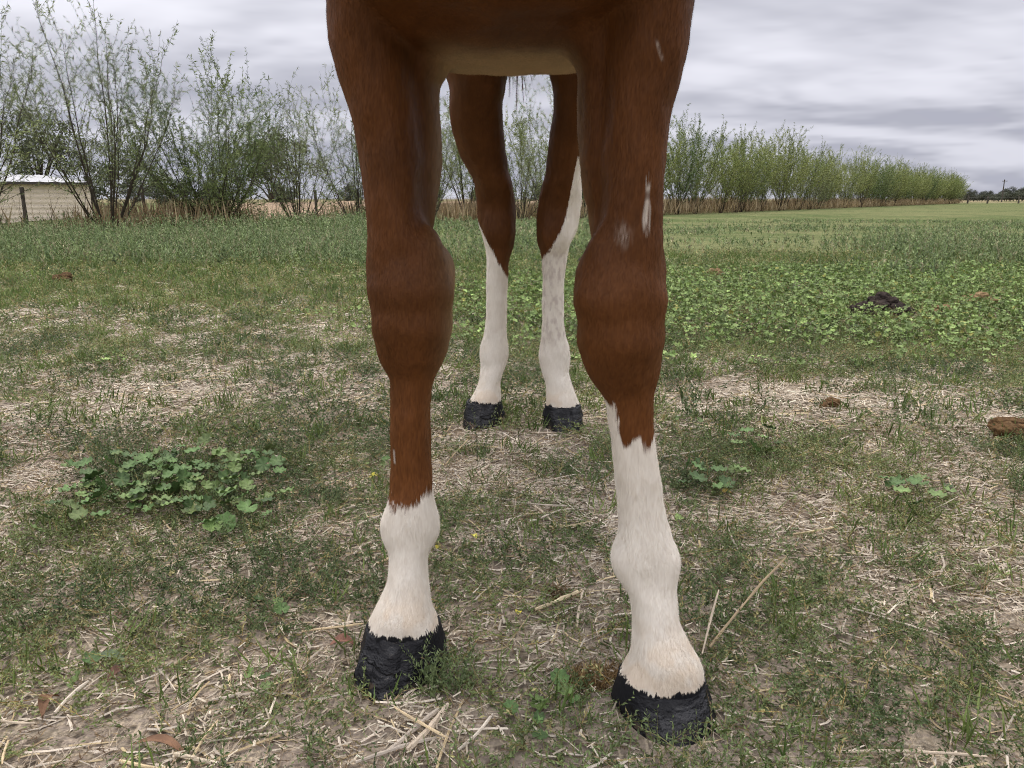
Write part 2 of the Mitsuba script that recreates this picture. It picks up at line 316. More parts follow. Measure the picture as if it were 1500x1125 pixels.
def make_hoof(cx, cy, zc, w0, w1, f0, f1, h0, h1, yaw, seed, ridge=0.0, groove=0.0, notch=None, tilt=0.0, flare=0.0):
    """cx, cy: centre of the coronet on the ground plan; w: half widths, f: toe lengths, h: heel lengths, at the top and the ground."""
    nu, nt = 160, 44
    u = np.linspace(-PI, PI, nu, endpoint=False)
    t = np.linspace(0, 1, nt)
    U, TT = np.meshgrid(u, t)
    w, fr, he = w0 + (w1 - w0) * TT, f0 + (f1 - f0) * TT, h0 + (h1 - h0) * TT
    sx, sy = np.sin(U), np.cos(U)
    lx = w * np.sign(sx) * np.abs(sx) ** .92
    ly = np.where(sy > 0, -fr * np.abs(sy) ** .95, he * np.abs(sy) ** .75)
    lx = lx * (1 + flare * TT * np.sign(sx) * 1.0)
    P = np.stack([lx, ly, TT * 0], -1)
    rng_p = np.stack([np.cos(U) * 1.3, np.sin(U) * 1.3, TT * 2], -1)
    rings = .00018 * np.sin(TT * 34 + 5 * meshkit.fbm(rng_p * 1.6 + seed, 2, seed)) + .0024 * (meshkit.fbm(rng_p * np.array([1.8, 1.8, 2.0]) + seed, 3, seed + 2) - .5) * TT ** .3
    rings += .0006 * (meshkit.fbm(rng_p * np.array([8, 8, 8]) + seed, 3, seed + 4) - .5)
    rings += ridge * np.exp(-(U / .16) ** 2) * np.clip(TT * 5, 0, 1) - ridge * .8 * np.exp(-((U - .36) / .10) ** 2) - ridge * .8 * np.exp(-((U + .36) / .10) ** 2)
    rings -= groove * np.exp(-((U - .12) / .045) ** 2) * np.clip(TT * 6 - .4, 0, 1)
    if notch is not None:
        rings -= .0030 * np.exp(-((TT - .52 - .05 * np.sin(3 * U)) / .03) ** 2) * (U > notch) * (U < notch + 1.2)
    rad = np.stack([sx / np.maximum(w, .01), -sy / np.maximum(fr, .01), 0 * U], -1)
    rad /= np.linalg.norm(rad, axis=-1, keepdims=True)
    P += rad * rings[..., None]
    chip = np.clip(meshkit.fbm(np.stack([np.cos(u) * 4, np.sin(u) * 4, 0 * u + seed], -1), 3, seed) - .5, 0, 1) * .035 + .004 * meshkit.noise(np.stack([np.cos(u) * 20, np.sin(u) * 20, 0 * u], -1), seed)
    if notch is not None:
        chip += .016 * np.exp(-((u - notch) / .16) ** 2)
    top = zc + .002 + .010 * np.cos(u) * 0
    bot = -.004 + chip
    P[..., 2] = top[None] * (1 - TT) + bot[None] * TT
    # rolled coronet edge and a sole below
    P0 = P[:1].copy(); P0[..., :2] *= .86; P0[..., 2] += .000
    Pm = P[:1].copy(); Pm[..., :2] *= .95; Pm[..., 2] += .0035
    Pb = P[-1:].copy(); Pb[..., :2] *= .90
    Pc = P[-1:].copy(); Pc[..., :2] *= .2; Pc[..., 2] = .004
    R = np.concatenate([P0, Pm, P, Pb, Pc], 0)
    n = len(R)
    c, s = math.cos(yaw), math.sin(yaw)
    v = R.reshape(-1, 3)
    v = np.stack([cx + v[:, 0] * c - v[:, 1] * s, cy + v[:, 0] * s + v[:, 1] * c, v[:, 2] + tilt * v[:, 0]], 1)
    i, j = np.meshgrid(np.arange(n - 1), np.arange(nu), indexing='ij')
    k = (j + 1) % nu
    q = np.stack([i * nu + j, (i + 1) * nu + j, (i + 1) * nu + k, i * nu + k], -1).reshape(-1, 4)
    return v, q


def add_horse():
    body = build_horse()
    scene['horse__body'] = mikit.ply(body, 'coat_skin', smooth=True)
    labels['horse'] = {'label': 'chestnut horse with four white socks and black painted hooves standing on grass', 'category': 'horse'}
    hoofs = [((-.1675, 1.094, .062, .0560, .068, .0560, .104, .055, .056, -.22, 11), dict(ridge=.0040, notch=-.75, flare=.0), 'black painted left front hoof in the picture, chipped at its lower edge'),
             ((.211, .984, .047, .0595, .069, .0565, .106, .055, .056, .20, 5), dict(ridge=.001, flare=.0), 'black painted right front hoof in the picture, nearest to the camera'),
             ((-.090, 2.440, .069, .0550, .063, .0555, .098, .053, .055, -.30, 21), dict(ridge=.002, notch=.2), 'black hind hoof on the left, behind a thin weed stalk'),
             ((.160, 2.390, .071, .0545, .062, .0555, .098, .053, .055, .22, 31), dict(groove=.006), 'black hind hoof on the right with one deep upright groove')]
    for i, (a, kw, lab) in enumerate(hoofs):
        key = 'horse__hoof' + (f'_{i:03d}' if i else '')
        scene[key] = mikit.ply(make_hoof(*a, **kw), 'hoof_black', smooth=True)
        labels[key] = {'label': lab}
    return body


horse_body = add_horse()


def add_hair(body):
    """The short coat: fine single hairs lying down the legs, lifted a little off the skin."""
    rng = np.random.default_rng(5)
    V, F = np.array(body.vertices), np.array(body.faces)
    N = np.array(body.vertex_normals)
    A = V[F]
    cen = A.mean(1)
    area = np.linalg.norm(np.cross(A[:, 1] - A[:, 0], A[:, 2] - A[:, 0]), axis=1) / 2
    dens = np.where(cen[:, 2] < 1.06, np.where(cen[:, 1] < 1.75, 1.0, .45), 0.0)
    dens *= np.where(cen[:, 2] < .052, 0, 1)
    p = area * dens
    k = rng.choice(len(F), 200000, p=p / p.sum())
    b = rng.random((len(k), 2)); b = np.where(b.sum(1, keepdims=True) > 1, 1 - b, b)
    w = np.stack([1 - b.sum(1), b[:, 0], b[:, 1]], 1)[..., None]
    P, n = (V[F[k]] * w).sum(1), (N[F[k]] * w).sum(1)
    n /= np.maximum(np.linalg.norm(n, axis=1, keepdims=True), 1e-9)
    down = np.array([0, 0, -1.0]) + rng.normal(size=n.shape) * .16
    t = down - n * (down * n).sum(1, keepdims=True)
    t /= np.maximum(np.linalg.norm(t, axis=1, keepdims=True), 1e-9)
    hind = P[:, 1] > 1.75
    d = t + n * (.10 + .16 * rng.random((len(n), 1)))
    L = ((.005 + .005 * rng.random(len(n))) * np.where(hind, 1.4, 1))[:, None]
    s = np.cross(t, n)
    W = np.where(hind, .00046, .00028)[:, None]
    v = np.stack([P - s * W, P + s * W, P + d * L], 1).reshape(-1, 3)
    nn = np.repeat(n, 3, 0) + rng.normal(size=(len(v), 3)) * .07
    scene['horse__coat_hair'] = {'type': 'ply', 'filename': meshkit.write_ply((v, np.arange(len(v)).reshape(-1, 3)), normals=nn / np.linalg.norm(nn, axis=1, keepdims=True)),
                                 'face_normals': False, 'bsdf': {'type': 'ref', 'id': 'coat'}}
    labels['horse__coat_hair'] = {'kind': 'stuff'}


add_hair(horse_body)


scene['tail_dark'] = {'type': 'twosided', 'bsdf': {'type': 'principled', 'base_color': {'type': 'rgb', 'value': [.060, .020, .010]}, 'roughness': .5, 'specular': .3}}


def add_tail():
    rng = np.random.default_rng(9)
    vs, fs = [], []
    n, K = 260, 10
    t = np.linspace(0, 1, K)
    base = np.array([.01, 2.83, 1.36]) + rng.normal(size=(n, 3)) * [.022, .018, .03]
    end = np.array([.03, 2.86, 1.14]) + rng.normal(size=(n, 3)) * [.045, .02, .035]
    end[:14] = np.stack([.028 + rng.normal(size=14) * .022, 2.86 + 0 * np.ones(14), 1.10 - .07 * rng.random(14)], -1)
    end[:5] = np.stack([[-.005, .018, .040, .055, .075], 2.86 + 0 * np.ones(5), [1.04, 1.0, 1.02, 1.06, 1.09]], -1)
    P = base[:, None] * (1 - t)[None, :, None] + end[:, None] * t[None, :, None]
    P[:, :, 1] += .05 * np.sin(PI * t)[None]
    P[:, :, 0] -= (.02 * rng.random((n, 1)) * t ** 2)
    hw_ = np.full((n, 1, 3), .0011) * [1, 0, 0]
    hw_[:5] *= 4.2
    v = np.concatenate([P - hw_ * (1 - .8 * t)[None, :, None], P + hw_ * (1 - .8 * t)[None, :, None]], 1)
    i = np.arange(K - 1)
    q = np.stack([i, i + 1, i + 1 + K, i + K], -1)
    scene['horse__tail'] = mikit.ply((v.reshape(-1, 3), (np.arange(n)[:, None, None] * 2 * K + q[None]).reshape(-1, 4)), 'tail_dark')
    labels['horse__tail'] = {'label': 'wispy reddish tail hair hanging between the hind legs'}


add_tail()

# ------------------------------------------------------------------ the ground
ROW0, ROWU = np.array([-12.36, 8.50]), np.array([0.5664, 0.8241])       # the line of willows: foot point and direction
ROWN = np.array([-0.8241, 0.5664])                                      # away from the paddock


def row_xy(s, off=0.0):
    return ROW0 + ROWU * s + ROWN * off


def height(x, y):
    x, y = np.asarray(x, float), np.asarray(y, float)
    o = 0 * x
    p = np.stack([x, y, o], -1)
    near = np.exp(-np.clip(np.hypot(x, y - 1.2) - 2.0, 0, None) / 6)
    h = (meshkit.fbm(p * 9, 3, 2) - .5) * .020 * near + (meshkit.fbm(p * 1.3, 2, 6) - .5) * .030 * near
    off = (x - ROW0[0]) * ROWN[0] + (y - ROW0[1]) * ROWN[1]
    s = (x - ROW0[0]) * ROWU[0] + (y - ROW0[1]) * ROWU[1]
    dip = np.clip((off - 2.0) / 5, 0, 1) * np.clip((17 - s) / 9, 0, 1)
    h = h - .55 * dip * dip * (3 - 2 * dip)
    bank = np.exp(-((off - 9.5) / 2.6) ** 2) * np.clip((s - 13) / 5, 0, 1) * np.clip((70 - s) / 25, 0, 1)
    return h + bank * (.62 + .30 * (meshkit.fbm(p * .16, 2, 3) - .5))


# patches: (x, y, radius x, radius y, strength); trodden bare ground with straw, and thicker weeds
BARE = [(-1.175, 1.827, .17, .24, 1), (-1.35, 2.69, .34, .24, .5), (-.48, 3.41, .20, .32, .5), (-.05, 1.92, .22, .23, .55), (.96, 2.85, .28, .28, .9), (.55, 1.66, .25, .16, .6),
        (1.35, 2.69, .34, .32, .9), (-.118, .93, .13, .07, .45), (.95, 1.34, .08, .2, .6), (-.34, 1.10, .12, .09, .3), (-2.7, 4.75, .6, .4, .4), (.05, 2.2, .18, .14, .5), (-.12, 1.16, .07, .08, .5), (.06, 1.1, .1, .12, .4)]
GREEN = [(-.72, 2.28, .38, .22, .7), (-.78, 1.34, .18, .14, .55), (-.38, 1.34, .13, .13, .5), (.46, 1.17, .17, .2, .65), (.67, 2.12, .17, .2, .6), (.51, 1.85, .12, .16, .6), (.50, .95, .2, .09, .6), (0, 2.43, .15, .2, .5),
         (-.04, 1.42, .1, .12, .5), (1.72, 4.3, 1.2, 1.2, .9), (.04, 4.6, .45, 1.1, .8), (-.8, 1.83, .30, .24, .8), (-.10, 1.03, .07, .05, .9), (.32, .99, .07, .10, 1.0), (.27, .865, .09, .035, 1.0), (.42, 1.0, .12, .12, .6), (-.26, 1.0, .03, .05, .5), (-.03, 2.37, .05, .06, .8), (.22, 2.31, .08, .05, .8), (-1.6, 3.6, .6, .2, .25), (.2, 3.1, .25, .3, .4), (-.9, 1.05, .3, .1, .3)]
MALLOW = [(1.6, 5.6, 1.7, 1.9), (3.2, 6.2, 1.8, 1.9), (.2, 5.2, .9, 1.6), (2.6, 4.4, 1.1, .9), (4.8, 7.0, 1.5, 1.5)]


def patch(x, y, table):
    out = np.zeros_like(x)
    for a in table:
        q = ((x - a[0]) / a[2]) ** 2 + ((y - a[1]) / a[3]) ** 2
        out = out + np.exp(-q * .9) * (a[4] if len(a) > 4 else 1.0)
    return out


def weed_cover(x, y):
    p = np.stack([x, y, 0 * x], -1)
    d = np.hypot(x, y)
    g = .545 + .55 * (meshkit.fbm(p * 2.1 + 4, 3, 21) - .5) + 1.4 * (meshkit.fbm(p * 7.0, 2, 22) - .5) + .9 * (meshkit.fbm(p * 22.0, 2, 23) - .5)
    g = g + .20 * np.clip((d - 3.0) / 3.0, 0, 1) + .12 * np.clip((1.7 - d) / .5, 0, 1) + patch(x, y, GREEN) - .72 * patch(x, y, BARE)
    return np.clip(g, 0, 1)


def mallow_cover(x, y):
    p = np.stack([x, y, 0 * x], -1)
    return np.clip(patch(x, y, MALLOW) * .85 + 2.3 * (meshkit.fbm(p * 2.3 + 3, 4, 33) - .5) - .28, 0, 1)


def ground_colour(p, n, uv):
    x, y = p.x, p.y
    d = dr.sqrt(x * x + y * y)
    g1 = fbm(x * 1.4 + 3, y * 1.4, 0.0, 3)
    g2 = fbm(x * 14, y * 14, 1.0, 3)
    g3 = noise(x * 160, y * 160, 2.0)
    g4 = noise(x * 45 + 5 * g2, y * 190, 5.0)
    g5 = noise(x * 210, y * 52 + 6 * g2, 7.0)
    soil = mix((0.19, 0.155, 0.122), (0.43, 0.358, 0.292), dr.clip(0.25 + 0.9 * (g2 - 0.3) + 0.3 * (g3 - 0.5), 0, 1))
    litter = mix((0.13, 0.105, 0.072), (0.45, 0.385, 0.295), dr.clip(0.5 * g3 + 0.55 * g2, 0, 1))
    near = mix(soil, litter, smoothstep(0.35, 0.62, 0.55 * g1 + 0.45 * g4))
    near = mix(near, (0.50, 0.42, 0.31), smoothstep(0.74, 0.86, dr.maximum(g4, g5)) * 0.65)
    near = mix(near, (0.06, 0.047, 0.034), smoothstep(0.42, 0.20, fbm(x * 70, y * 70, 4.0, 2)) * 0.7)
    # farther off: short grazed sward, yellow-green and straw in flat patches
    f1, f2, f3 = fbm(x * 0.22, y * 0.22, 9.0, 4), fbm(x * 1.1, y * 1.1, 3.0, 3), fbm(x * 9, y * 9, 6.0, 2)
    far = mix((0.115, 0.150, 0.058), (0.200, 0.210, 0.098), smoothstep(0.30, 0.70, 0.5 * f1 + 0.5 * f2))
    far = far * (0.75 + 0.5 * f3)
    col = mix(near, far, smoothstep(4.0, 9.0, d))
    off = (x - ROW0[0]) * ROWN[0] + (y - ROW0[1]) * ROWN[1]
    s = (x - ROW0[0]) * ROWU[0] + (y - ROW0[1]) * ROWU[1]
    sand = smoothstep(5.2, 6.8, off + (f2 - 0.5) * 1.2) * smoothstep(13.5, 11.5, off) * smoothstep(10.0, 14.0, s)
    col = mix(col, mix((0.40, 0.29, 0.19), (0.50, 0.38, 0.27), f3), sand)
    # pale dry paddock far out to the right
    pale = smoothstep(120.0, 170.0, y) * smoothstep(0.36, 0.46, f1)
    return mix(col, (0.34, 0.28, 0.17), pale * 0.85)


def ground_bump(p, n, uv):
    return fbm(p.x * 60, p.y * 60, 0.0, 3) + 0.5 * noise(p.x * 260, p.y * 260, 1.0)


scene['ground_soil'] = {'type': 'bumpmap', 'arbitrary': proc(ground_bump, 0.002), 'scale': 0.016, 'bsdf': {'type': 'principled', 'base_color': proc(ground_colour), 'roughness': 0.95, 'specular': 0.1}}


def build_ground():
    xs = np.concatenate([[-1800, -900, -450, -220, -120], grid_axis([(-70, -24, 1.6), (-24, -8, .5), (-8, -2.4, .10), (-2.4, 2.4, .025), (2.4, 8, .10), (8, 24, .6), (24, 70, 2.5)]), [120, 220, 450, 900, 1800]])
    ys = np.concatenate([[-900, -300, -80, -20, -5], grid_axis([(-2, .5, .12), (.5, 3.6, .025), (3.6, 9, .08), (9, 30, .35), (30, 90, 1.6)]), [120, 180, 300, 600, 1200, 2200]])
    A, B = np.meshgrid(xs, ys, indexing='ij')
    V = np.stack([A, B, height(A, B)], -1).reshape(-1, 3)
    ny = len(ys)
    i, j = np.meshgrid(np.arange(len(xs) - 1), np.arange(ny - 1), indexing='ij')
    Q = np.stack([i * ny + j, (i + 1) * ny + j, (i + 1) * ny + j + 1, i * ny + j + 1], -1).reshape(-1, 4)
    scene['ground'] = mikit.ply((V, Q), 'ground_soil', smooth=True)
    labels['ground'] = {'kind': 'structure'}


build_ground()

# ------------------------------------------------------------------ leaves, blades and straw: numpy builders
for key, rough, spec in (('leafy', .5, .32), ('strawy', .7, .25)):
    scene[key] = {'type': 'twosided', 'bsdf': {'type': 'principled', 'base_color': {'type': 'mesh_attribute', 'name': 'vertex_color'}, 'roughness': rough, 'specular': spec}}


class Soup:
    """Collects triangles with vertex colours."""

    def __init__(self):
        self.v, self.f, self.c, self.n = [], [], [], 0

    def add(self, v, f, c):
        v = np.asarray(v).reshape(-1, 3)
        self.v.append(v); self.f.append(np.asarray(f).reshape(-1, 3) + self.n); self.c.append(np.asarray(c).reshape(-1, 3)); self.n += len(v)

    def ply(self, bsdf, **k):
        v, f, c = np.vstack(self.v), np.vstack(self.f), np.clip(np.vstack(self.c), .003, .85)
        return mikit.ply((v, f), bsdf, color=c, **k)

    def count(self):
        return sum(len(f) for f in self.f)


def unit(v):
    return v / np.maximum(np.linalg.norm(v, axis=-1, keepdims=True), 1e-9)


def leaves(soup, root, direction, side, length, width, col, fold=.25, rng=None):
    """Folded lance-shaped leaves: root, two edges, tip; two triangles each."""
    nrm = unit(np.cross(direction, side))
    L, W = length[:, None], width[:, None]
    mid = root + direction * L * .45
    v = np.stack([root, mid + side * W * .5 + nrm * W * fold, root + direction * L - nrm * L * .08, mid - side * W * .5 + nrm * W * fold], 1)
    k = np.arange(len(root))[:, None] * 4
    f = np.concatenate([k + np.array([[0, 2, 1]]), k + np.array([[0, 3, 2]])], 0)
    soup.add(v, f, np.repeat(col[:, None], 4, 1))


def sprigs(soup, base, axis, length, nleaf, ll, lw, spread, col, stem_col, rng, stem_w=.0012, droop=.0, t0=.12, jitter=.35, lcol_var=.25):
    """Stems with leaves set round them. base, axis (n,3); length (n,); one soup of leaves and thin stems."""
    n = len(base)
    if n == 0:
        return
    a = unit(np.cross(axis, rng.normal(size=(n, 3))))
    b = np.cross(axis, a)
    m = nleaf
    t = (t0 + (1 - t0) * (np.arange(m)[None] + rng.random((n, m))) / m)
    bend = rng.normal(size=(n, 1)) * .25
    bend2 = rng.normal(size=(n, 1)) * .25
    P = base[:, None] + axis[:, None] * (length[:, None] * t)[..., None] + a[:, None] * (length[:, None] * bend * t ** 2)[..., None] + b[:, None] * (length[:, None] * bend2 * t ** 2)[..., None]
    P[..., 2] -= droop * (length[:, None] * t ** 2)
    ang = (np.arange(m)[None] * 2.4 + rng.random((n, 1)) * 6.28 + rng.normal(size=(n, m)) * .4)
    rad = a[:, None] * np.cos(ang)[..., None] + b[:, None] * np.sin(ang)[..., None]
    d = unit(axis[:, None] * math.cos(spread) + rad * math.sin(spread) + rng.normal(size=(n, m, 3)) * jitter)
    s = unit(np.cross(d, rng.normal(size=(n, m, 3)) * .6 + axis[:, None]))
    sc = (1.05 - .5 * t) * (0.7 + .6 * rng.random((n, m)))
    shade = 1 + lcol_var * rng.normal(size=(n, m, 1))
    c = col[:, None] * np.clip(shade, .45, 1.8)
    gz = np.maximum(P[..., 2], height(P[..., 0], P[..., 1]) + .002) if base[:, 2].max() < .3 else P[..., 2]
    P[..., 2] = gz
    leaves(soup, P.reshape(-1, 3), d.reshape(-1, 3), s.reshape(-1, 3), (ll * sc).ravel() * np.ones(n * m), (lw * sc).ravel() * np.ones(n * m), c.reshape(-1, 3))
    if stem_w:
        tip = base + axis * length[:, None] + a * (length[:, None] * bend) + b * (length[:, None] * bend2)
        tip[:, 2] -= droop * length
        md = base + axis * length[:, None] * .55 + (a * bend + b * bend2) * length[:, None] * .3
        md[:, 2] -= droop * length * .3
        for w in (a,):
            v = np.stack([base - w * stem_w, base + w * stem_w, md + w * stem_w * .8, md - w * stem_w * .8, tip], 1)
            k = np.arange(n)[:, None] * 5
            f = np.concatenate([k + np.array([[0, 1, 2]]), k + np.array([[0, 2, 3]]), k + np.array([[3, 2, 4]])], 0)
            soup.add(v, f, np.repeat(stem_col[:, None], 5, 1))


def straws(soup, x, y, length, width, az, col, rng, lift=.006, tilt=.10, bend=.12, seg=3):
    """Flattened stems lying on the ground, roof-shaped in section."""
    n = len(x)
    t = np.linspace(-.5, .5, seg + 1)[None]
    dx, dy = np.cos(az)[:, None], np.sin(az)[:, None]
    k = (rng.normal(size=(n, 1)) * bend)
    L = length[:, None]
    px = x[:, None] + L * (dx * t - dy * k * (t * t * 4 - .3) * .5)
    py = y[:, None] + L * (dy * t + dx * k * (t * t * 4 - .3) * .5)
    z = height(px, py)
    z0 = z.max(1, keepdims=True) * .6 + z * .4 + lift * rng.random((n, 1)) + L * t * tilt * rng.normal(size=(n, 1))
    z0 = np.maximum(z0, z + .001)
    c = np.stack([px, py, z0], -1)
    sd = np.stack([-dy + 0 * t, dx + 0 * t, 0 * px], -1)
    W = width[:, None, None]
    v = np.stack([c - sd * W * .5, c + [0, 0, 1] * W * .38, c + sd * W * .5], 2)
    m = (seg + 1) * 3
    f = []
    for s in range(seg):
        for e in (0, 1):
            q = s * 3 + e
            f += [[q, q + 1, q + 4], [q, q + 4, q + 3]]
    f = np.array(f)
    soup.add(v, np.arange(n)[:, None, None] * m + f[None], np.repeat(col[:, None], m, 1))


def sector(rng, n, d0, d1, half=.70, extra=1.25, power=1.0):
    """Points of the field between two distances, as wide as the picture and somewhat more."""
    u = rng.random(n)
    y = np.sqrt(d0 ** 2 + (d1 ** 2 - d0 ** 2) * u) if power == 1 else d0 * (d1 / d0) ** u
    x = (rng.random(n) * 2 - 1) * (half * y + extra)
    keep = (np.abs(x) < half * y + .12) | (rng.random(n) < .22)      # thinner where the ground runs on beyond the picture
    return x[keep], y[keep]


def at_ground(x, y, dz=0.0):
    return np.stack([x, y, height(x, y) + dz], -1)


def tone(rng, n, a, b, var=.12):
    t = rng.random((n, 1))
    return (np.array(a) * (1 - t) + np.array(b) * t) * np.clip(1 + var * rng.normal(size=(n, 1)), .5, 1.6)


def lying(rng, n, e0, e1):
    az, el = rng.random(n) * 2 * PI, np.radians(e0 + (e1 - e0) * rng.random(n))
    return np.stack([np.cos(az) * np.cos(el), np.sin(az) * np.cos(el), np.sin(el)], -1)


HOOVES = ((-.1675, 1.08, .068), (.211, .97, .070), (-.09, 2.43, .063), (.16, 2.38, .063))


def off_hooves(x, y):
    ok = np.ones(len(x), bool)
    for hx, hy, r in HOOVES:
        ok &= (x - hx) ** 2 + ((y - hy) * .85) ** 2 > r * r
    return ok


def ground_cover():
    rng = np.random.default_rng(7)
    # small creeping weeds with tiny dark leaves, in mats
    weeds = Soup()
    for d0, d1, n, nl, ll, lw, ln in ((.45, 2.2, 40000, 14, .0095, .0039, .070), (2.2, 4.2, 42000, 9, .0135, .0058, .085), (4.2, 7.0, 34000, 7, .021, .0090, .10), (7.0, 11.0, 19000, 6, .034, .014, .13)):
        x, y = sector(rng, n, d0, d1)
        n = len(x)
        g = weed_cover(x, y)
        keep = (rng.random(n) < np.clip((g - .22) * 1.5, 0.05, 1)) & off_hooves(x, y)
        x, y, g = x[keep], y[keep], g[keep]
        n = len(x)
        kind = meshkit.fbm(np.stack([x, y, 0 * x], -1) * 3.1 + 9, 2, 51)[:, None]
        far = np.clip((np.hypot(x, y) - 3) / 5, 0, 1)[:, None]
        dark, fresh = np.array([.084, .124, .048]), np.array([.215, .262, .098])
        dry = np.array([.30, .275, .125])
        t = np.clip((kind - .35) * 2.2 + .35 * far, 0, 1)
        c = (dark * (1 - t) + fresh * t) * np.clip(1 + .18 * rng.normal(size=(n, 1)), .5, 1.6)
        c = np.where(rng.random((n, 1)) < .10 + .22 * far, dry * np.clip(1 + .2 * rng.normal(size=(n, 1)), .5, 1.5), c)
        up = rng.random(n) < .25
        ax = np.where(up[:, None], lying(rng, n, 30, 75), lying(rng, n, 6, 32))
        L = ln * (.5 + .9 * rng.random(n)) * np.where(up, .7, 1)
        sprigs(weeds, at_ground(x, y, .001), ax, L, nl, ll, lw, .75, c, c * [1.3, .95, .8], rng, stem_w=.0006 if d0 < 3 else .001)
    scene['creeping_weeds'] = weeds.ply('leafy')
    labels['creeping_weeds'] = {'label': 'mats of small dark green creeping weeds covering the trodden paddock', 'category': 'weeds', 'kind': 'stuff'}
    # dead stems of the same weeds, brown and wiry
    dead = Soup()
    for d0, d1, n, nl, ln in ((.45, 2.4, 17000, 5, .065), (2.4, 5.5, 14000, 4, .10), (5.5, 9.0, 6000, 3, .16)):
        x, y = sector(rng, n, d0, d1)
        n = len(x)
        keep = off_hooves(x, y) & (rng.random(n) < .35 + .65 * (weed_cover(x, y) < .6))
        x, y = x[keep], y[keep]
        n = len(x)
        c = tone(rng, n, (.13, .085, .05), (.36, .27, .165))
        sprigs(dead, at_ground(x, y, .002), lying(rng, n, 0, 30), ln * (.4 + rng.random(n)), nl, .010 * (1 if d0 < 3 else 1.6), .0022 * (1 if d0 < 3 else 1.8), .5, c, c * .9, rng, stem_w=.0006 if d0 < 2 else .0011)
    scene['dead_weeds'] = dead.ply('strawy')
    labels['dead_weeds'] = {'label': 'wiry brown dead weed stems tangled over the soil', 'category': 'weeds', 'kind': 'stuff'}
    # chopped straw and hay
    st = Soup()
    for d0, d1, n, lm, w in ((.45, 2.0, 9200, .042, .0030), (2.0, 3.8, 9500, .050, .0038), (3.8, 6.5, 6500, .065, .0055), (6.5, 9.5, 3500, .09, .008)):
        x, y = sector(rng, n, d0, d1)
        n = len(x)
        keep = off_hooves(x, y) & (rng.random(n) < .25 + .75 * np.clip(1.05 - weed_cover(x, y) * 1.1, 0, 1))
        x, y = x[keep], y[keep]
        n = len(x)
        c = np.where(rng.random((n, 1)) < .72, tone(rng, n, (.42, .37, .30), (.72, .64, .53)), tone(rng, n, (.46, .36, .21), (.64, .53, .33)))
        straws(st, x, y, lm * np.exp(rng.normal(size=n) * .55), w * (.5 + rng.random(n)), rng.normal(size=n) * .95 + .15, c, rng)
    for d0, d1, n, lm, w in ((.45, 2.2, 52000, .013, .0022), (2.2, 4.2, 54000, .020, .0032), (4.2, 7.0, 30000, .034, .0060)):
        x, y = sector(rng, n, d0, d1)
        n = len(x)
        keep = off_hooves(x, y) & (rng.random(n) < .22 + .78 * np.clip(1.05 - weed_cover(x, y), 0, 1)) & (meshkit.fbm(np.stack([x, y, 0 * x], -1) * 3.3 + 40, 3, 81) > .38)
        x, y = x[keep], y[keep]
        n = len(x)
        c = tone(rng, n, (.36, .31, .235), (.78, .70, .56), .15)
        straws(st, x, y, lm * np.exp(rng.normal(size=n) * .45), w * (.5 + rng.random(n)), rng.normal(size=n) * 1.1 + .15, c, rng, seg=1, tilt=.18, lift=.010)
    for d0, d1, n, lm, w in ((.45, 2.2, 26000, .026, .0011), (2.2, 4.2, 20000, .034, .0016)):
        x, y = sector(rng, n, d0, d1)
        n = len(x)
        keep = off_hooves(x, y) & (rng.random(n) < .3 + .7 * np.clip(1.1 - weed_cover(x, y), 0, 1))
        x, y = x[keep], y[keep]
        n = len(x)
        c = tone(rng, n, (.26, .205, .145), (.66, .57, .45), .2)
        straws(st, x, y, lm * np.exp(rng.normal(size=n) * .5), w * (.6 + .8 * rng.random(n)), rng.random(n) * PI, c, rng, seg=1, tilt=.22, lift=.012)
    scene['chopped_straw'] = st.ply('strawy')
    labels['chopped_straw'] = {'label': 'pale chopped straw and hay scattered over the bare soil', 'category': 'straw', 'kind': 'stuff'}
    # grass blades, in loose tufts
    gr = Soup()
    for d0, d1, nt, h in ((.45, 2.2, 300, .05), (2.2, 5.0, 950, .055), (5.0, 10.0, 3000, .075)):
        x, y = sector(rng, nt, d0, d1)
        nt = len(x)
        k = 13
        x = np.repeat(x, k) + rng.normal(size=nt * k) * .022
        y = np.repeat(y, k) + rng.normal(size=nt * k) * .022
        tc = np.repeat(tone(rng, nt, (.085, .14, .034), (.20, .26, .075)), k, 0)
        keep = off_hooves(x, y)
        x, y, tc = x[keep], y[keep], tc[keep]
        n = len(x)
        ax = lying(rng, n, 35, 85)
        sd = unit(np.cross(ax, rng.normal(size=(n, 3))))
        L = h * (.4 + rng.random(n))
        leaves(gr, at_ground(x, y), ax, sd, L, .0030 * (1 + (d0 > 2) * .6 + (d0 > 4) * 1.2) * np.ones(n), tc, .15)
    scene['grass'] = gr.ply('leafy')
    labels['grass'] = {'label': 'thin green grass blades in loose tufts between the weeds', 'category': 'grass', 'kind': 'stuff'}
    return weeds.count() + dead.count() + st.count() + gr.count()


print('ground cover', ground_cover())


def mallow_blade(rng, size, lobes=7, cup=.25):
    """One round lobed mallow leaf with its stalk end at the origin, in the xy plane."""
    n = lobes * 4
    a = np.linspace(-PI * .93, PI * .93, n)
    r = size * .5 * (1 + .055 * np.cos(a * lobes * 1.07) + .025 * rng.normal(size=n)) * (.86 + .14 * np.cos(a * .5))
    ring = np.stack([r * np.cos(a), r * np.sin(a), cup * r * (.35 + .25 * np.cos(a * lobes * 1.07)) * 1.0], -1)
    mid = ring * [.55, .55, .25]
    v = np.vstack([[[0, 0, 0]], mid, ring])
    f = []
    for i in range(n - 1):
        f += [[0, 1 + i, 2 + i], [1 + i, 1 + n + i, 2 + n + i], [1 + i, 2 + n + i, 2 + i]]
    return v, np.array(f)


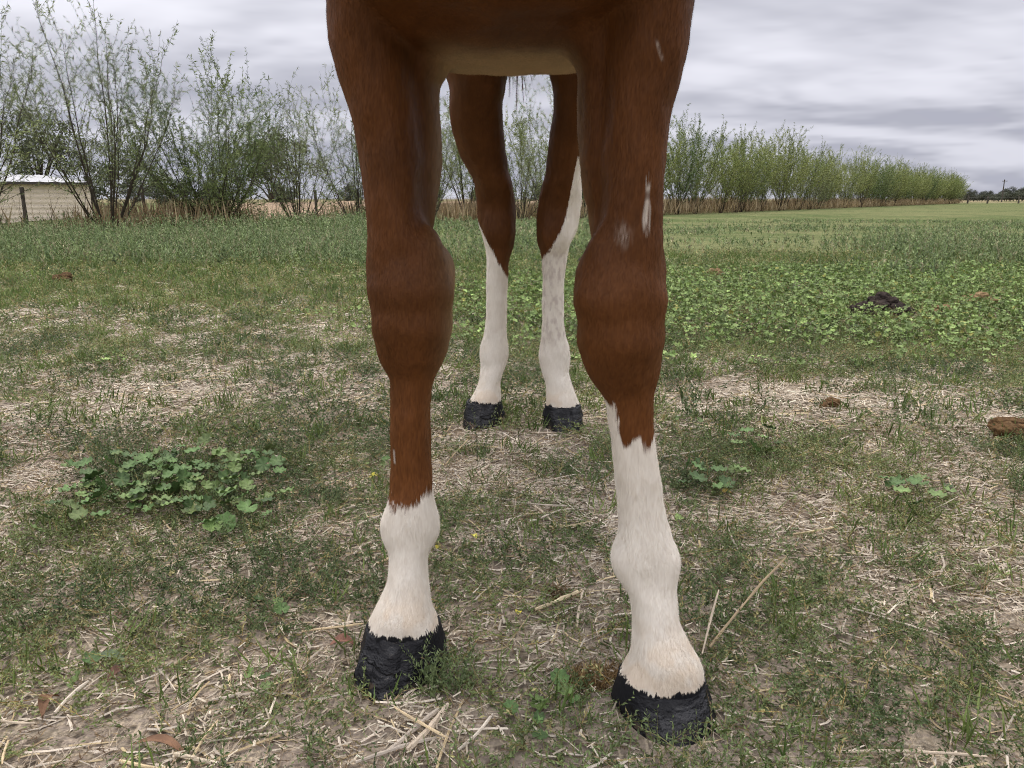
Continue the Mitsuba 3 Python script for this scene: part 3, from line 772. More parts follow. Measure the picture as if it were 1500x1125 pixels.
def rotation(rng, n, tilt):
    """Frames whose z axis leans by about tilt from upright."""
    az, tl, sp = rng.random(n) * 2 * PI, np.abs(rng.normal(size=n)) * tilt, rng.random(n) * 2 * PI
    z = np.stack([np.sin(tl) * np.cos(az), np.sin(tl) * np.sin(az), np.cos(tl)], -1)
    x = unit(np.cross(z, np.stack([np.cos(sp), np.sin(sp), 0 * sp], -1)))
    return np.stack([x, np.cross(z, x), z], -1)


def field_leaf(rng):
    """A mallow leaf for farther off: a cupped, pleated fan of ten triangles."""
    a = np.linspace(-PI * .92, PI * .92, 11)
    r = .5 * (1 + .10 * rng.normal(size=11)) * (.84 + .16 * np.cos(a * .5))
    v = np.vstack([[[0, 0, 0]], np.stack([r * np.cos(a), r * np.sin(a), r * (.25 + .30 * (np.arange(11) % 2) + .12 * rng.normal(size=11))], -1)])
    return v, np.array([[0, i, i + 1] for i in range(1, 11)])


def mallow_field():
    rng = np.random.default_rng(17)
    soup = Soup()
    protos = [field_leaf(rng) for _ in range(6)]
    n = 64000
    x, y = rng.random(n) * 9.0 - 2.0, 3.2 + rng.random(n) * 5.0
    keep = (rng.random(n) < mallow_cover(x, y)) & (np.abs(x) < .75 * y + .4)
    for dx, dy, r in ((2.25, 4.74, .22), (1.88, 7.25, .16), (2.66, 4.8, .09), (3.15, 5.25, .17)):
        keep &= (x - dx) ** 2 + (y - dy) ** 2 > r * r
    x, y = x[keep], y[keep]
    n = len(x)
    R = rotation(rng, n, .7)
    size = .013 + .024 * rng.random(n) ** 1.4
    z = .020 + .085 * rng.random(n) * (.3 + .7 * mallow_cover(x, y))
    c = tone(rng, n, (.105, .165, .045), (.275, .37, .125), .28)
    c = np.where(rng.random((n, 1)) < .025, np.array([.34, .34, .10]), c)
    which = rng.integers(0, 6, n)
    B = at_ground(x, y)
    for w in range(6):
        v, f = protos[w]
        sub = v[::1]
        m = which == w
        vv = np.einsum('kij,nj->kni', R[m], sub) * size[m][:, None, None] + (B[m] + np.stack([0 * z[m], 0 * z[m], z[m]], -1))[:, None]
        soup.add(vv, np.arange(m.sum())[:, None, None] * len(v) + f[None], np.repeat(c[m][:, None], len(v), 1))
    scene['mallow_cover'] = soup.ply('leafy')
    labels['mallow_cover'] = {'label': 'bright green spread of round-leaved mallow across the middle and right of the paddock', 'category': 'weeds', 'kind': 'stuff'}
    return soup.count()


print('mallow', mallow_field())


def tall_weed_bands():
    rng = np.random.default_rng(29)
    soup = Soup()
    for n, y0, y1, h, nl, ll, lw, s in ((8500, 8.0, 13.5, .29, 13, .054, .015, 0), (9000, 13.5, 22, .42, 9, .085, .025, 0), (2600, 6.6, 12.0, .32, 14, .054, .015, 1), (9000, 10.5, 26, .10, 6, .065, .021, 2)):
        y = np.sqrt(y0 ** 2 + (y1 ** 2 - y0 ** 2) * rng.random(n))
        p = rng.random(n)
        x = (-.80 + .98 * p) * y if s == 0 else ((.30 + .50 * p) * y if s == 1 else (-.05 + .85 * p) * y)
        w = meshkit.fbm(np.stack([x, y, 0 * x], -1) * .55, 3, 61)
        off = (x - ROW0[0]) * ROWN[0] + (y - ROW0[1]) * ROWN[1]
        edge = np.clip((-.10 - x / y) / .10, 0, 1) if s == 0 else np.ones(n)
        if s == 0:
            edge = .35 + .65 * edge
            lim = np.clip((y - 8.0 - 4.5 * (w - .35)) / 2.2, 0, 1)
            keep = rng.random(n) < lim * edge
        elif s == 1:
            keep = rng.random(n) < np.clip((w - .46) * 6, 0, 1) * np.clip((x / y - .38) / .14, 0, 1)
        else:
            keep = rng.random(n) < np.clip((w - .38) * 4, .08, 1)
        keep &= off < 1.2
        x, y, w = x[keep], y[keep], w[keep]
        n = len(x)
        c = tone(rng, n, (.115, .17, .065), (.25, .31, .135), .18)
        c = np.where(rng.random((n, 1)) < .16, tone(rng, n, (.24, .235, .12), (.36, .33, .20), .1), c)
        ax = unit(np.stack([rng.normal(size=n) * .22, rng.normal(size=n) * .22, np.ones(n)], -1))
        H = h * (.45 + .75 * rng.random(n)) * (.7 + .6 * w)
        if s == 0:
            H = H * (.55 + .45 * np.clip((-.04 - x / y) / .12, 0, 1))
        sprigs(soup, at_ground(x, y), ax, H, nl, ll, lw, .62, c, c * .8, rng, stem_w=.003, t0=.08)
    scene['tall_weeds'] = soup.ply('leafy')
    labels['tall_weeds'] = {'label': 'upright grey-green tall weeds growing thickly before the willows', 'category': 'weeds', 'kind': 'stuff'}
    return soup.count()


print('tall weeds', tall_weed_bands())

# ------------------------------------------------------------------ willows along the fence line
def bark_colour(p, n, uv):
    return mix((0.030, 0.024, 0.018), (0.085, 0.068, 0.050), fbm(p.x * 30, p.y * 30, p.z * 9, 3))


scene['bark'] = {'type': 'twosided', 'bsdf': {'type': 'principled', 'base_color': proc(bark_colour), 'roughness': .9, 'specular': .15}}


def tubes(paths, radii, sides=4):
    """paths (n, k, 3), radii (n, k): one mesh of bent tapering tubes."""
    n, k, _ = paths.shape
    t = unit(np.gradient(paths, axis=1))
    ref = np.where(np.abs(t[..., 2:]) < .9, [0, 0, 1.0], [1.0, 0, 0])
    a = unit(np.cross(t, ref)); b = np.cross(t, a)
    g = np.arange(sides) * 2 * PI / sides
    v = paths[:, :, None] + radii[..., None, None] * (np.cos(g)[:, None] * a[:, :, None] + np.sin(g)[:, None] * b[:, :, None])
    i, j = np.meshgrid(np.arange(k - 1), np.arange(sides), indexing='ij')
    q = np.stack([i * sides + j, i * sides + (j + 1) % sides, (i + 1) * sides + (j + 1) % sides, (i + 1) * sides + j], -1).reshape(-1, 4)
    q = (np.arange(n)[:, None, None] * k * sides + q[None]).reshape(-1, 4)
    return v.reshape(-1, 3), q


def join(parts):
    vs, fs, n = [], [], 0
    for v, f in parts:
        vs.append(v); fs.append(np.asarray(f) + n); n += len(v)
    return np.vstack(vs), np.vstack(fs)


def willow(seed, stems=13, h=4.2, wide=34, shoots=11, leafn=17, ll=.085, lw=.016, low=.22, tint=((.085, .125, .045), (.19, .23, .10)), trunk=0.0, droop=.15):
    """A many-stemmed willow: bent stems fanning from one stool, ascending shoots, narrow leaves. Returns (wood mesh, crown soup)."""
    rng = np.random.default_rng(seed)
    soup, wood = Soup(), []
    K = 9
    t = np.linspace(0, 1, K)
    az = np.arange(stems) * 2.4 + rng.normal(size=stems) * .3
    lean = np.radians(wide) * np.sqrt((np.arange(stems) + .4) / stems) * (.8 + .4 * rng.random(stems))
    L = h * (1.02 - .22 * (lean / np.radians(wide)) ** 2) * (.85 + .2 * rng.random(stems))
    out = np.stack([np.cos(az), np.sin(az), 0 * az], -1)
    P = np.zeros((stems, K, 3))
    P[:, :, :] = out[:, None] * (np.sin(lean)[:, None] * L[:, None] * (t - .22 * t ** 2))[..., None]
    P[:, :, 2] = np.cos(lean)[:, None] * L[:, None] * t * (1 - .0 * t) + .06 * L[:, None] * t ** 2
    P += np.cumsum(rng.normal(size=(stems, K, 3)) * .050 * t[None, :, None], 1)
    P[:, :, :2] += out[:, None, :2] * .07 * (1 - t)[None, :, None]
    P[:, :, 2] += trunk * np.clip(t * 6, 0, 1) - .05
    r0 = (.012 + .011 * rng.random(stems)) * h / 4
    wood.append(tubes(P, r0[:, None] * (1 - .88 * t)[None], 5))
    if trunk:
        wood.append(tubes(np.array([[[0, 0, -.1], [.02, 0, trunk * .5], [0, .02, trunk + .1]]]), np.array([[.09, .075, .06]]), 7))
    # shoots
    n = stems * shoots
    si = np.repeat(np.arange(stems), shoots)
    ts = low + (.97 - low) * ((np.tile(np.arange(shoots), stems) + rng.random(n)) / shoots)
    f = ts * (K - 1); i0 = np.minimum(f.astype(int), K - 2); fr = (f - i0)[:, None]
    B = P[si, i0] * (1 - fr) + P[si, i0 + 1] * fr
    ax = unit(P[si, i0 + 1] - P[si, i0])
    a = unit(np.cross(ax, rng.normal(size=(n, 3))))
    sp = np.radians(20 + 42 * rng.random(n))[:, None]
    d = unit(ax * np.cos(sp) + a * np.sin(sp) + [0, 0, .12])
    l = h * (.11 + .22 * rng.random(n)) * (1.25 - .55 * ts)
    k = np.linspace(0, 1, 5)
    Q = B[:, None] + d[:, None] * (l[:, None] * k)[..., None] + rng.normal(size=(n, 1, 3)) * (.10 * l[:, None, None] * (k ** 2)[None, :, None])
    Q[..., 2] += .10 * l[:, None] * k ** 2
    wood.append(tubes(Q, (.0045 * (1.2 - ts))[:, None] * (1 - .8 * k)[None] + .0014, 3))
    # leaves on the shoots and along the upper stems
    base = tone(rng, stems, *tint, .1)
    for src, own, m in ((Q, si, leafn), (P[:, 3:], np.arange(stems), leafn * 2)):
        nn = len(src); kk = src.shape[1]
        tt = rng.random((nn, m)) ** .8 * (kk - 1.001)
        j = tt.astype(int); fq = (tt - j)[..., None]
        rows = np.arange(nn)[:, None]
        R = src[rows, j] * (1 - fq) + src[rows, j + 1] * fq
        dirn = unit(src[rows, j + 1] - src[rows, j])
        dd = unit(dirn * .75 + rng.normal(size=(nn, m, 3)) * .62 - np.array([0, 0, droop]))
        sd = unit(np.cross(dd, rng.normal(size=(nn, m, 3))))
        c = base[own][:, None] * np.clip(1 + .25 * rng.normal(size=(nn, m, 1)), .45, 1.7)
        s = (.65 + .6 * rng.random((nn, m))).ravel()
        leaves(soup, R.reshape(-1, 3), dd.reshape(-1, 3), sd.reshape(-1, 3), ll * s, lw * s, c.reshape(-1, 3), .2)
    return join([(v, q) for v, q in wood]), soup


def kind_of(name, wood, soup):
    scene[name] = {'type': 'shapegroup', 'trunk': mikit.ply(wood, 'bark', smooth=True), 'crown': soup.ply('leafy')}


def put_copy(name, label, cat, group, proto, x, y, scale, rot, sz=None):
    n = sum(1 for k in labels if k == name or k.startswith(name + '_') and k[len(name) + 1:].isdigit())
    key = name + (f'_{n:03d}' if n else '')
    scene[key] = {'type': 'instance', 'shapegroup': {'type': 'ref', 'id': proto},
                  'to_world': T().translate([x, y, float(height(x, y))]).rotate([0, 0, 1], rot).scale([scale, scale, scale if sz is None else sz])}
    labels[key] = {'label': label, 'category': cat}
    if group:
        labels[key]['group'] = group
    return key


ONES = 'first second third fourth fifth sixth seventh eighth ninth tenth eleventh twelfth thirteenth fourteenth fifteenth sixteenth seventeenth eighteenth nineteenth'.split()
ORD = ONES + [q for t, tt in (('twenty', 'twentieth'), ('thirty', 'thirtieth'), ('forty', 'fortieth'), ('fifty', 'fiftieth'), ('sixty', 'sixtieth')) for q in [tt] + [t + '-' + o for o in ONES[:9]]]


def plant_willows():
    rng = np.random.default_rng(41)
    sparse = ((.145, .185, .070), (.29, .325, .145))
    dense = ((.095, .145, .042), (.225, .275, .10))
    yellow = ((.17, .22, .062), (.32, .35, .12))
    specs = dict(willow_sparse=dict(seed=1, stems=17, h=3.95, wide=42, shoots=17, leafn=22, tint=sparse, low=.25),
                 willow_open=dict(seed=2, stems=17, h=3.8, wide=42, shoots=17, leafn=22, tint=sparse, low=.22),
                 willow_dense=dict(seed=3, stems=26, h=3.45, wide=56, shoots=21, leafn=34, tint=dense, low=.10),
                 willow_mid=dict(seed=4, stems=15, h=3.25, wide=42, shoots=15, leafn=20, tint=sparse, low=.14),
                 willow_row=dict(seed=5, stems=16, h=3.9, wide=44, shoots=17, leafn=36, tint=yellow, low=.10, trunk=.35, ll=.11, lw=.024),
                 willow_row_dark=dict(seed=6, stems=15, h=3.8, wide=44, shoots=17, leafn=36, tint=dense, low=.10, trunk=.3, ll=.11, lw=.024),
                 willow_row_open=dict(seed=7, stems=13, h=4.1, wide=40, shoots=16, leafn=32, tint=yellow, low=.14, trunk=.4, ll=.11, lw=.022))
    for k, v in specs.items():
        kind_of(k, *willow(**v))
    near = [(3.6, 'willow_open', 1.0, 20, 'sparse willow beyond the left picture edge, only its outer shoots in view'),
            (5.9, 'willow_open', 1.02, 200, 'sparse willow at the left picture edge, in front of the cream shed'),
            (8.25, 'willow_sparse', 1.03, 60, 'tall open willow to the right of the cream shed, tallest in view'),
            (10.6, 'willow_dense', 1.0, 10, 'dense dark green bushy willow, fullest of the trees left of the horse'),
            (12.9, 'willow_mid', .97, 130, 'lower willow between the dense bushy one and the left foreleg'),
            (14.8, 'willow_mid', 1.08, 290, 'open willow partly hidden behind the upper left foreleg')]
    for s, proto, sc, rot, lab in near:
        x, y = row_xy(s)
        put_copy('willow_tree', lab, 'tree', 'willows along the fence line', proto, x, y, sc, rot)
    s, i, r = 17.2, 0, 0
    while s < 152:
        x, y = row_xy(s, rng.normal() * .25)
        proto = ['willow_row', 'willow_row_dark', 'willow_row_open', 'willow_row', 'willow_mid'][int(rng.integers(0, 5))] if s > 33 else ['willow_mid', 'willow_row_open'][i % 2]
        sc = (.86 + .22 * rng.random()) * (.92 if s < 50 else 1.0)
        gap = s < 33
        r = i if gap else r + 1
        lab = (f'{ORD[i]} willow from the left in the gaps between the legs of the horse' if gap else f'{ORD[r - 1]} willow of the receding row, counting rightward from the right foreleg')
        put_copy('willow_tree', lab, 'tree', 'willows seen between the legs' if gap else 'willows of the receding row', proto, x, y, sc, float(rng.random() * 360), sc * (.92 + .18 * rng.random()))
        s += 1.9 + .8 * rng.random(); i += 1


plant_willows()


def gum(seed, h=6.0, r=2.2, clumps=26, leaf=150, ls=.17, trunk_h=.35, col=((.060, .078, .036), (.135, .15, .080))):
    rng = np.random.default_rng(seed)
    soup = Soup()
    c = rng.normal(size=(clumps, 3)); c = unit(c) * (rng.random((clumps, 1)) ** .45)
    c = c * [r, r, h * (1 - trunk_h) * .5] + [0, 0, h * (trunk_h + (1 - trunk_h) * .52)]
    cr = r * (.20 + .20 * rng.random(clumps))
    q = unit(rng.normal(size=(clumps, leaf, 3))) * (rng.random((clumps, leaf, 1)) ** .4)
    P = c[:, None] + q * cr[:, None, None] * [1, 1, .75]
    d = unit(rng.normal(size=P.shape) - [0, 0, .5]); s = unit(np.cross(d, rng.normal(size=P.shape)))
    base = tone(rng, clumps, *col, .15)
    col_ = base[:, None] * np.clip(1 + .25 * rng.normal(size=(clumps, leaf, 1)), .4, 1.8)
    k = (.6 + .8 * rng.random(clumps * leaf))
    leaves(soup, P.reshape(-1, 3), d.reshape(-1, 3), s.reshape(-1, 3), ls * k, ls * .42 * k, col_.reshape(-1, 3), .2)
    t = np.linspace(0, 1, 5)
    m = max(6, clumps // 3)
    tip = c[:m]
    paths = np.array([0, 0, -.2]) * (1 - t)[None, :, None] + tip[:, None] * (t ** 1.0)[None, :, None]
    paths[:, :, :2] *= (t ** 1.2)[None, :, None]
    wood = tubes(paths, np.tile((.10 * h / 6 * (1 - .85 * t))[None], (m, 1)), 5)
    return wood, soup


def plant_gums():
    rng = np.random.default_rng(43)
    kind_of('gum_full', *gum(1, r=2.0, trunk_h=.14, clumps=30))
    kind_of('gum_loose', *gum(2, clumps=20, r=2.4, leaf=130))
    kind_of('gum_bush', *gum(3, h=3.0, r=1.9, clumps=22, trunk_h=.05, leaf=140, ls=.15))
    kind_of('gum_far', *gum(4, h=6.0, r=3.6, clumps=24, trunk_h=.12, leaf=90, ls=.40, col=((.050, .062, .042), (.095, .105, .070))))
    spots = [(-23.2, 40, 'gum_full', .94, 'dark gum tree standing directly behind the cream shed'),
             (-21.3, 41, 'gum_loose', .62, 'smaller dark gum tree just right of the shed roof'),
             (-17.6, 37, 'gum_bush', .95, 'dark bush behind the gap between the two tall willows'),
             (-9.2, 31, 'gum_bush', 1.0, 'dark round bush behind the low willow left of the horse')]
    for x, y, p, sc, lab in spots:
        put_copy('gum_tree', lab, 'tree', None, p, x, y, sc, float(rng.random() * 360))
    left = sorted(((-48 + 2.2 * i + rng.normal() * 1.2, 82 + rng.normal() * 6, .28 + .18 * rng.random()) for i in range(26)), key=lambda q: q[0] / q[1])
    for i, (x, y, hh) in enumerate(left):
        put_copy('distant_tree', f'{ORD[i]} low dark tree from the left in the far line beyond the left paddock', 'tree', 'distant trees beyond the left paddocks', 'gum_far', x, y, hh, float(rng.random() * 360))
    for i in range(44):
        y = 250 + rng.normal() * 14
        u = .553 + .125 * (i + rng.random()) / 44
        hh = .22 + .18 * abs(math.sin(i * .41)) + .16 * rng.random() + (.20 if i > 18 else 0)
        put_copy('distant_tree', f'{ORD[i]} low dark tree from the left in the far line at the right edge', 'tree', 'distant trees at the right', 'gum_far', u * y, y, hh, float(rng.random() * 360))

plant_gums()


def dry_grass():
    """Tall dead grass along the fence line, under the willows."""
    rng = np.random.default_rng(47)
    soup = Soup()
    n = 26000
    s = np.where(rng.random(n) < .40, 4 + 28 * rng.random(n), 30 + 120 * rng.random(n))
    off = rng.normal(size=n) * .55 + .45
    m = meshkit.fbm(np.stack([s * .55, 0 * s, 0 * s], -1), 3, 71)
    keep = (rng.random(n) < np.clip((m - .50) * 6, .03, 1)) | (s > 32)
    s, off, m = s[keep], off[keep], m[keep]
    n = len(s)
    XY = ROW0 + s[:, None] * ROWU + off[:, None] * ROWN
    ax = unit(np.stack([rng.normal(size=n) * .22, rng.normal(size=n) * .22, np.ones(n)], -1))
    L = (.35 + .40 * rng.random(n)) * (.6 + .7 * m) * np.where(s > 32, 1.25, 1)
    sd = unit(np.cross(ax, rng.normal(size=(n, 3))))
    c = tone(rng, n, (.27, .19, .10), (.50, .40, .25), .15)
    leaves(soup, at_ground(XY[:, 0], XY[:, 1]), ax, sd, L, .014 + .012 * rng.random(n) + .00022 * s, c, .2)
    n2 = 1500
    s = 5 + 60 * rng.random(n2)
    XY = ROW0 + s[:, None] * ROWU + (rng.normal(size=n2) * .7 + .5)[:, None] * ROWN
    c = tone(rng, n2, (.10, .065, .04), (.24, .17, .10), .15)
    sprigs(soup, at_ground(XY[:, 0], XY[:, 1]), unit(np.stack([rng.normal(size=n2) * .15, rng.normal(size=n2) * .15, np.ones(n2)], -1)), .5 + .5 * rng.random(n2), 12, .05, .014, .6, c, c, rng, stem_w=.004)
    scene['dry_grass'] = soup.ply('strawy')
    labels['dry_grass'] = {'label': 'tall dead tan grass standing along the fence under the willows', 'category': 'grass', 'kind': 'stuff'}


dry_grass()


# ------------------------------------------------------------------ shed and fence
def plain(name, fn, rough=.7, spec=.3, metallic=0.0):
    scene[name] = {'type': 'twosided', 'bsdf': {'type': 'principled', 'base_color': proc(fn), 'roughness': rough, 'specular': spec, 'metallic': metallic}}


plain('shed_wall', lambda p, n, uv: mix((.62, .53, .42), (.74, .64, .52), fbm(p.x * 2, p.y * 2, p.z * 7, 3)), .6)
plain('shed_roof', lambda p, n, uv: mix((.34, .35, .36), (.50, .505, .51), fbm(p.x * 1.5, p.y * 4, p.z * 4, 3)), .5)
plain('shed_gutter', lambda p, n, uv: mix((.040, .035, .032), (.075, .065, .055), fbm(p.x * 5, p.y * 5, p.z * 5, 2)), .6)
plain('post_wood', lambda p, n, uv: mix((.05, .042, .035), (.15, .13, .11), fbm(p.x * 60, p.y * 60, p.z * 8, 3)), .9, .1)
plain('wire_steel', lambda p, n, uv: mix((.16, .15, .145), (.26, .25, .24), noise(p.x * 9, p.y * 9, p.z * 9)), .5, .4)


def corrugated(p0, ax, up, w, h, pitch, depth, nrm):
    """A sheet with rounded ribs: from p0 along ax (w) and up (h)."""
    n = int(w / pitch * 6)
    a = np.linspace(0, w, n)
    o = depth * np.sin(a / pitch * 2 * PI)
    p0, ax, up, nrm = (np.array(q, float) for q in (p0, ax, up, nrm))
    lo = p0 + ax * a[:, None] + nrm * o[:, None]
    v = np.concatenate([lo, lo + up * h])
    i = np.arange(n - 1)
    return v, np.stack([i, i + 1, i + 1 + n, i + n], -1)


def shed_part(mesh, bsdf, smooth=False):
    v, f = (np.array(mesh.vertices), np.array(mesh.faces)) if hasattr(mesh, 'vertices') else mesh
    a = math.radians(28.6)
    R = np.array([[math.cos(a), -math.sin(a), 0], [math.sin(a), math.cos(a), 0], [0, 0, 1]])
    return mikit.ply((np.asarray(v) @ R.T + [-16.2, 31.0, 0], f), bsdf, smooth=smooth)


def build_shed():
    x1, x0, y0, y1 = 0.0, -9.5, 0.0, 4.0
    gz = -.60
    eave, ridge = 1.27, 1.62
    B = dict(wall=corrugated((x0, y0, gz), (0, 0, 1), (1, 0, 0), eave - gz, x1 - x0, .19, .009, (0, -1, 0)))
    scene['shed__wall'] = shed_part(B['wall'], 'shed_wall', smooth=True)
    scene['shed__wall_001'] = shed_part(corrugated((x1, y0, gz), (0, 0, 1), (0, 1, 0), eave - gz, y1 - y0, .19, .009, (1, 0, 0)), 'shed_wall', smooth=True)
    scene['shed__wall_002'] = shed_part(corrugated((x0, y1, gz), (0, 0, 1), (1, 0, 0), eave - gz, x1 - x0, .19, .009, (0, 1, 0)), 'shed_wall', smooth=True)
    scene['shed__wall_003'] = shed_part(corrugated((x0, y0, gz), (0, 0, 1), (0, 1, 0), eave - gz, y1 - y0, .19, .009, (-1, 0, 0)), 'shed_wall', smooth=True)
    ym, ov = (y0 + y1) / 2, .14
    def slope(pts):
        v = np.array(pts, float)
        n = 60
        t = np.linspace(0, 1, n)[:, None]
        lo, hi = v[0] * (1 - t) + v[1] * t, v[3] * (1 - t) + v[2] * t
        w = .012 * np.sin(np.arange(n) * PI / 1.5)[:, None] * [0, 0, 1]
        i = np.arange(n - 1)
        top = np.concatenate([lo + w, hi + w]); bot = top - [0, 0, .012]
        q = np.stack([i, i + 1, i + 1 + n, i + n], -1)
        return np.vstack([top, bot]), np.vstack([q, q[:, ::-1] + 2 * n])
    hip = 1.5
    scene['shed__roof'] = shed_part(slope([(x0 - ov, y0 - ov, eave + .05), (x1 + ov, y0 - ov, eave + .05), (x1 - hip, ym, ridge), (x0 + hip, ym, ridge)]), 'shed_roof')
    scene['shed__roof_001'] = shed_part(slope([(x1 + ov, y1 + ov, eave + .05), (x0 - ov, y1 + ov, eave + .05), (x0 + hip, ym, ridge), (x1 - hip, ym, ridge)]), 'shed_roof')
    scene['shed__roof_002'] = shed_part(slope([(x1 + ov, y0 - ov, eave + .05), (x1 + ov, y1 + ov, eave + .05), (x1 - hip, ym, ridge), (x1 - hip, ym, ridge)]), 'shed_roof')
    scene['shed__roof_003'] = shed_part(slope([(x0 - ov, y1 + ov, eave + .05), (x0 - ov, y0 - ov, eave + .05), (x0 + hip, ym, ridge), (x0 + hip, ym, ridge)]), 'shed_roof')
    g = trimesh.creation.box((x1 - x0 + 2 * ov + .1, .09, .085)); g.apply_translation([(x0 + x1) / 2, y0 - ov - .05, eave + .0])
    scene['shed__gutter'] = shed_part(g, 'shed_gutter')
    g = trimesh.creation.box((.10, .10, eave - gz)); g.apply_translation([x1 + .02, y0 - .02, (eave + gz) / 2 - .05])
    scene['shed__corner_trim'] = shed_part(g, 'shed_wall')
    labels['shed'] = {'label': 'long low cream metal shed with a pale hipped roof, behind the willows at left', 'category': 'shed'}


build_shed()


def post_mesh(rng, h, r, lean):
    k = 6
    t = np.linspace(0, 1, k)
    P = np.stack([lean[0] * h * t, lean[1] * h * t, -.25 + (h + .25) * t], -1)[None]
    v, q = tubes(P, np.array([r * (1 + .06 * rng.normal(size=k))]), 9)
    top = np.arange((k - 1) * 9, k * 9)
    v = np.vstack([v, P[0, -1] + [0, 0, .006]])
    cap = np.stack([top, np.roll(top, -1), np.full(9, len(v) - 1), np.full(9, len(v) - 1)], -1)
    return v, np.vstack([q, cap])


def build_fence():
    rng = np.random.default_rng(53)
    OFF = 1.55
    posts = [(2.6, .95), (5.35, .80), (7.05, .98), (7.5, .92), (10.0, .95), (12.4, .9), (14.85, .93), (19.2, .95), (25.0, .95), (29.0, .95), (33.5, .95), (38.0, .95)]
    tops = []
    for i, (s, h) in enumerate(posts):
        x, y = row_xy(s, OFF)
        z = float(height(x, y))
        lean = (rng.normal() * .035 - (.10 if i in (1, 2) else 0), rng.normal() * .03)
        v, q = post_mesh(rng, h, .055 if s > 15 else .040, lean)
        key = 'wire_fence__post' + (f'_{i:03d}' if i else '')
        scene[key] = mikit.ply((v + [x, y, z], q), 'post_wood', smooth=True)
        tops.append((x, y, z, h, lean))
    for w, f in enumerate((.92, .66, .40)):
        pts, rr = [], []
        for a, b in zip(tops[:-1], tops[1:]):
            A = np.array([a[0] + a[4][0] * a[3] * f, a[1] + a[4][1] * a[3] * f - .045, a[2] + .9 * f]); Bq = np.array([b[0] + b[4][0] * b[3] * f, b[1] + b[4][1] * b[3] * f - .045, b[2] + .9 * f])
            t = np.linspace(0, 1, 7)[:, None]
            seg = A * (1 - t) + Bq * t
            seg[:, 2] -= (.03 * 4 * t * (1 - t)).ravel()
            pts.append(seg)
        P = np.vstack([pts[0]] + [p[1:] for p in pts[1:]])[None]
        key = 'wire_fence__wire' + (f'_{w:03d}' if w else '')
        scene[key] = mikit.ply(tubes(P, np.full(P.shape[:2], .0022), 4), 'wire_steel')
    labels['wire_fence'] = {'label': 'post and wire fence running behind the willows left of the horse', 'category': 'fence'}
    # the far fence at the end of the row: separate posts
    for i, (x, y, h) in enumerate([(71.5, 127, 1.25), (75.2, 128, 1.15), (82, 131, 1.1), (89, 134, 1.1), (96, 137, 1.1)]):
        key = 'far_fence__post' + (f'_{i:03d}' if i else '')
        v, q = post_mesh(rng, h, .13, (rng.normal() * .03, 0))
        scene[key] = mikit.ply((v + [x, y, 0], q), 'post_wood', smooth=True)
    P = np.array([[[71.5, 126.85, z], [75.2, 127.85, z], [82, 130.85, z], [89, 133.85, z], [96, 136.85, z]] for z in (.5, .95)])
    scene['far_fence__wire'] = mikit.ply(tubes(P, np.full(P.shape[:2], .006), 4), 'wire_steel')
    labels['far_fence'] = {'label': 'dark far fence posts at the end of the willow row, right side', 'category': 'fence'}
    P = np.array([[[121.0, 200, -.3], [121.0, 200, 5.4]]])
    scene['power_pole__pole'] = mikit.ply(tubes(P, np.array([[.16, .11]]), 8), 'post_wood', smooth=True)
    scene['power_pole__crossarm'] = mikit.ply(trimesh.creation.box((1.3, .12, .12), transform=trimesh.transformations.translation_matrix([121, 199.8, 5.0])), 'post_wood')
    labels['power_pole'] = {'label': 'thin grey power pole standing before the far tree line at right', 'category': 'pole'}


build_fence()


# ------------------------------------------------------------------ dung, fallen leaves, long stalks, mallow plants
def dung_colour(a, b):
    return lambda p, n, uv: mix(a, b, dr.clip(fbm(p.x * 60, p.y * 60, p.z * 60, 4) * 1.6 - .3, 0, 1))


for k, a, b in (('dung_dark', (.014, .010, .009), (.060, .044, .036)), ('dung_brown', (.045, .026, .012), (.17, .10, .045)), ('dung_tan', (.12, .075, .035), (.33, .23, .12))):
    scene[k] = {'type': 'bumpmap', 'arbitrary': proc(lambda p, n, uv: fbm(p.x * 110, p.y * 110, p.z * 110, 3), .001), 'scale': .012,
                'bsdf': {'type': 'principled', 'base_color': proc(dung_colour(a, b)), 'roughness': .85, 'specular': .2}}


def lump(rng, c, r):
    m = trimesh.creation.icosphere(3)
    v = np.array(m.vertices)
    d = 1 + .42 * (meshkit.fbm(v * 1.5 + rng.random(3) * 50, 3, 5) - .5) * 2 + .16 * (meshkit.fbm(v * 5 + rng.random(3) * 50, 3, 6) - .5) * 2
    v = v * d[:, None] * r
    a = rng.random() * 6.28
    R = np.array([[math.cos(a), -math.sin(a), 0], [math.sin(a), math.cos(a), 0], [0, 0, 1]])
    return v @ R.T + c, m.faces


def dung(name, label, x, y, bsdf, lumps, spread, size, flat=.8):
    rng = np.random.default_rng(int(abs(x * 1000) + y * 100))
    n = sum(1 for k in labels if k == name or k.startswith(name + '_') and k[len(name) + 1:].isdigit())
    key = name + (f'_{n:03d}' if n else '')
    for i in range(lumps):
        a = i * 2.4 + rng.random()
        q = math.sqrt((i + .3) / lumps)
        px, py = x + math.cos(a) * q * spread, y + math.sin(a) * q * spread * .7
        r = size * np.array([1.15, .9, flat]) * (.75 + .5 * rng.random())
        pz = float(height(px, py)) + r[2] * .65 + (1 - q) ** 1.2 * spread * .62
        k = key + '__lump' + (f'_{i:03d}' if i else '')
        scene[k] = mikit.ply(lump(rng, [px, py, pz], r), bsdf, smooth=True)
    labels[key] = {'label': label, 'category': 'dung'}


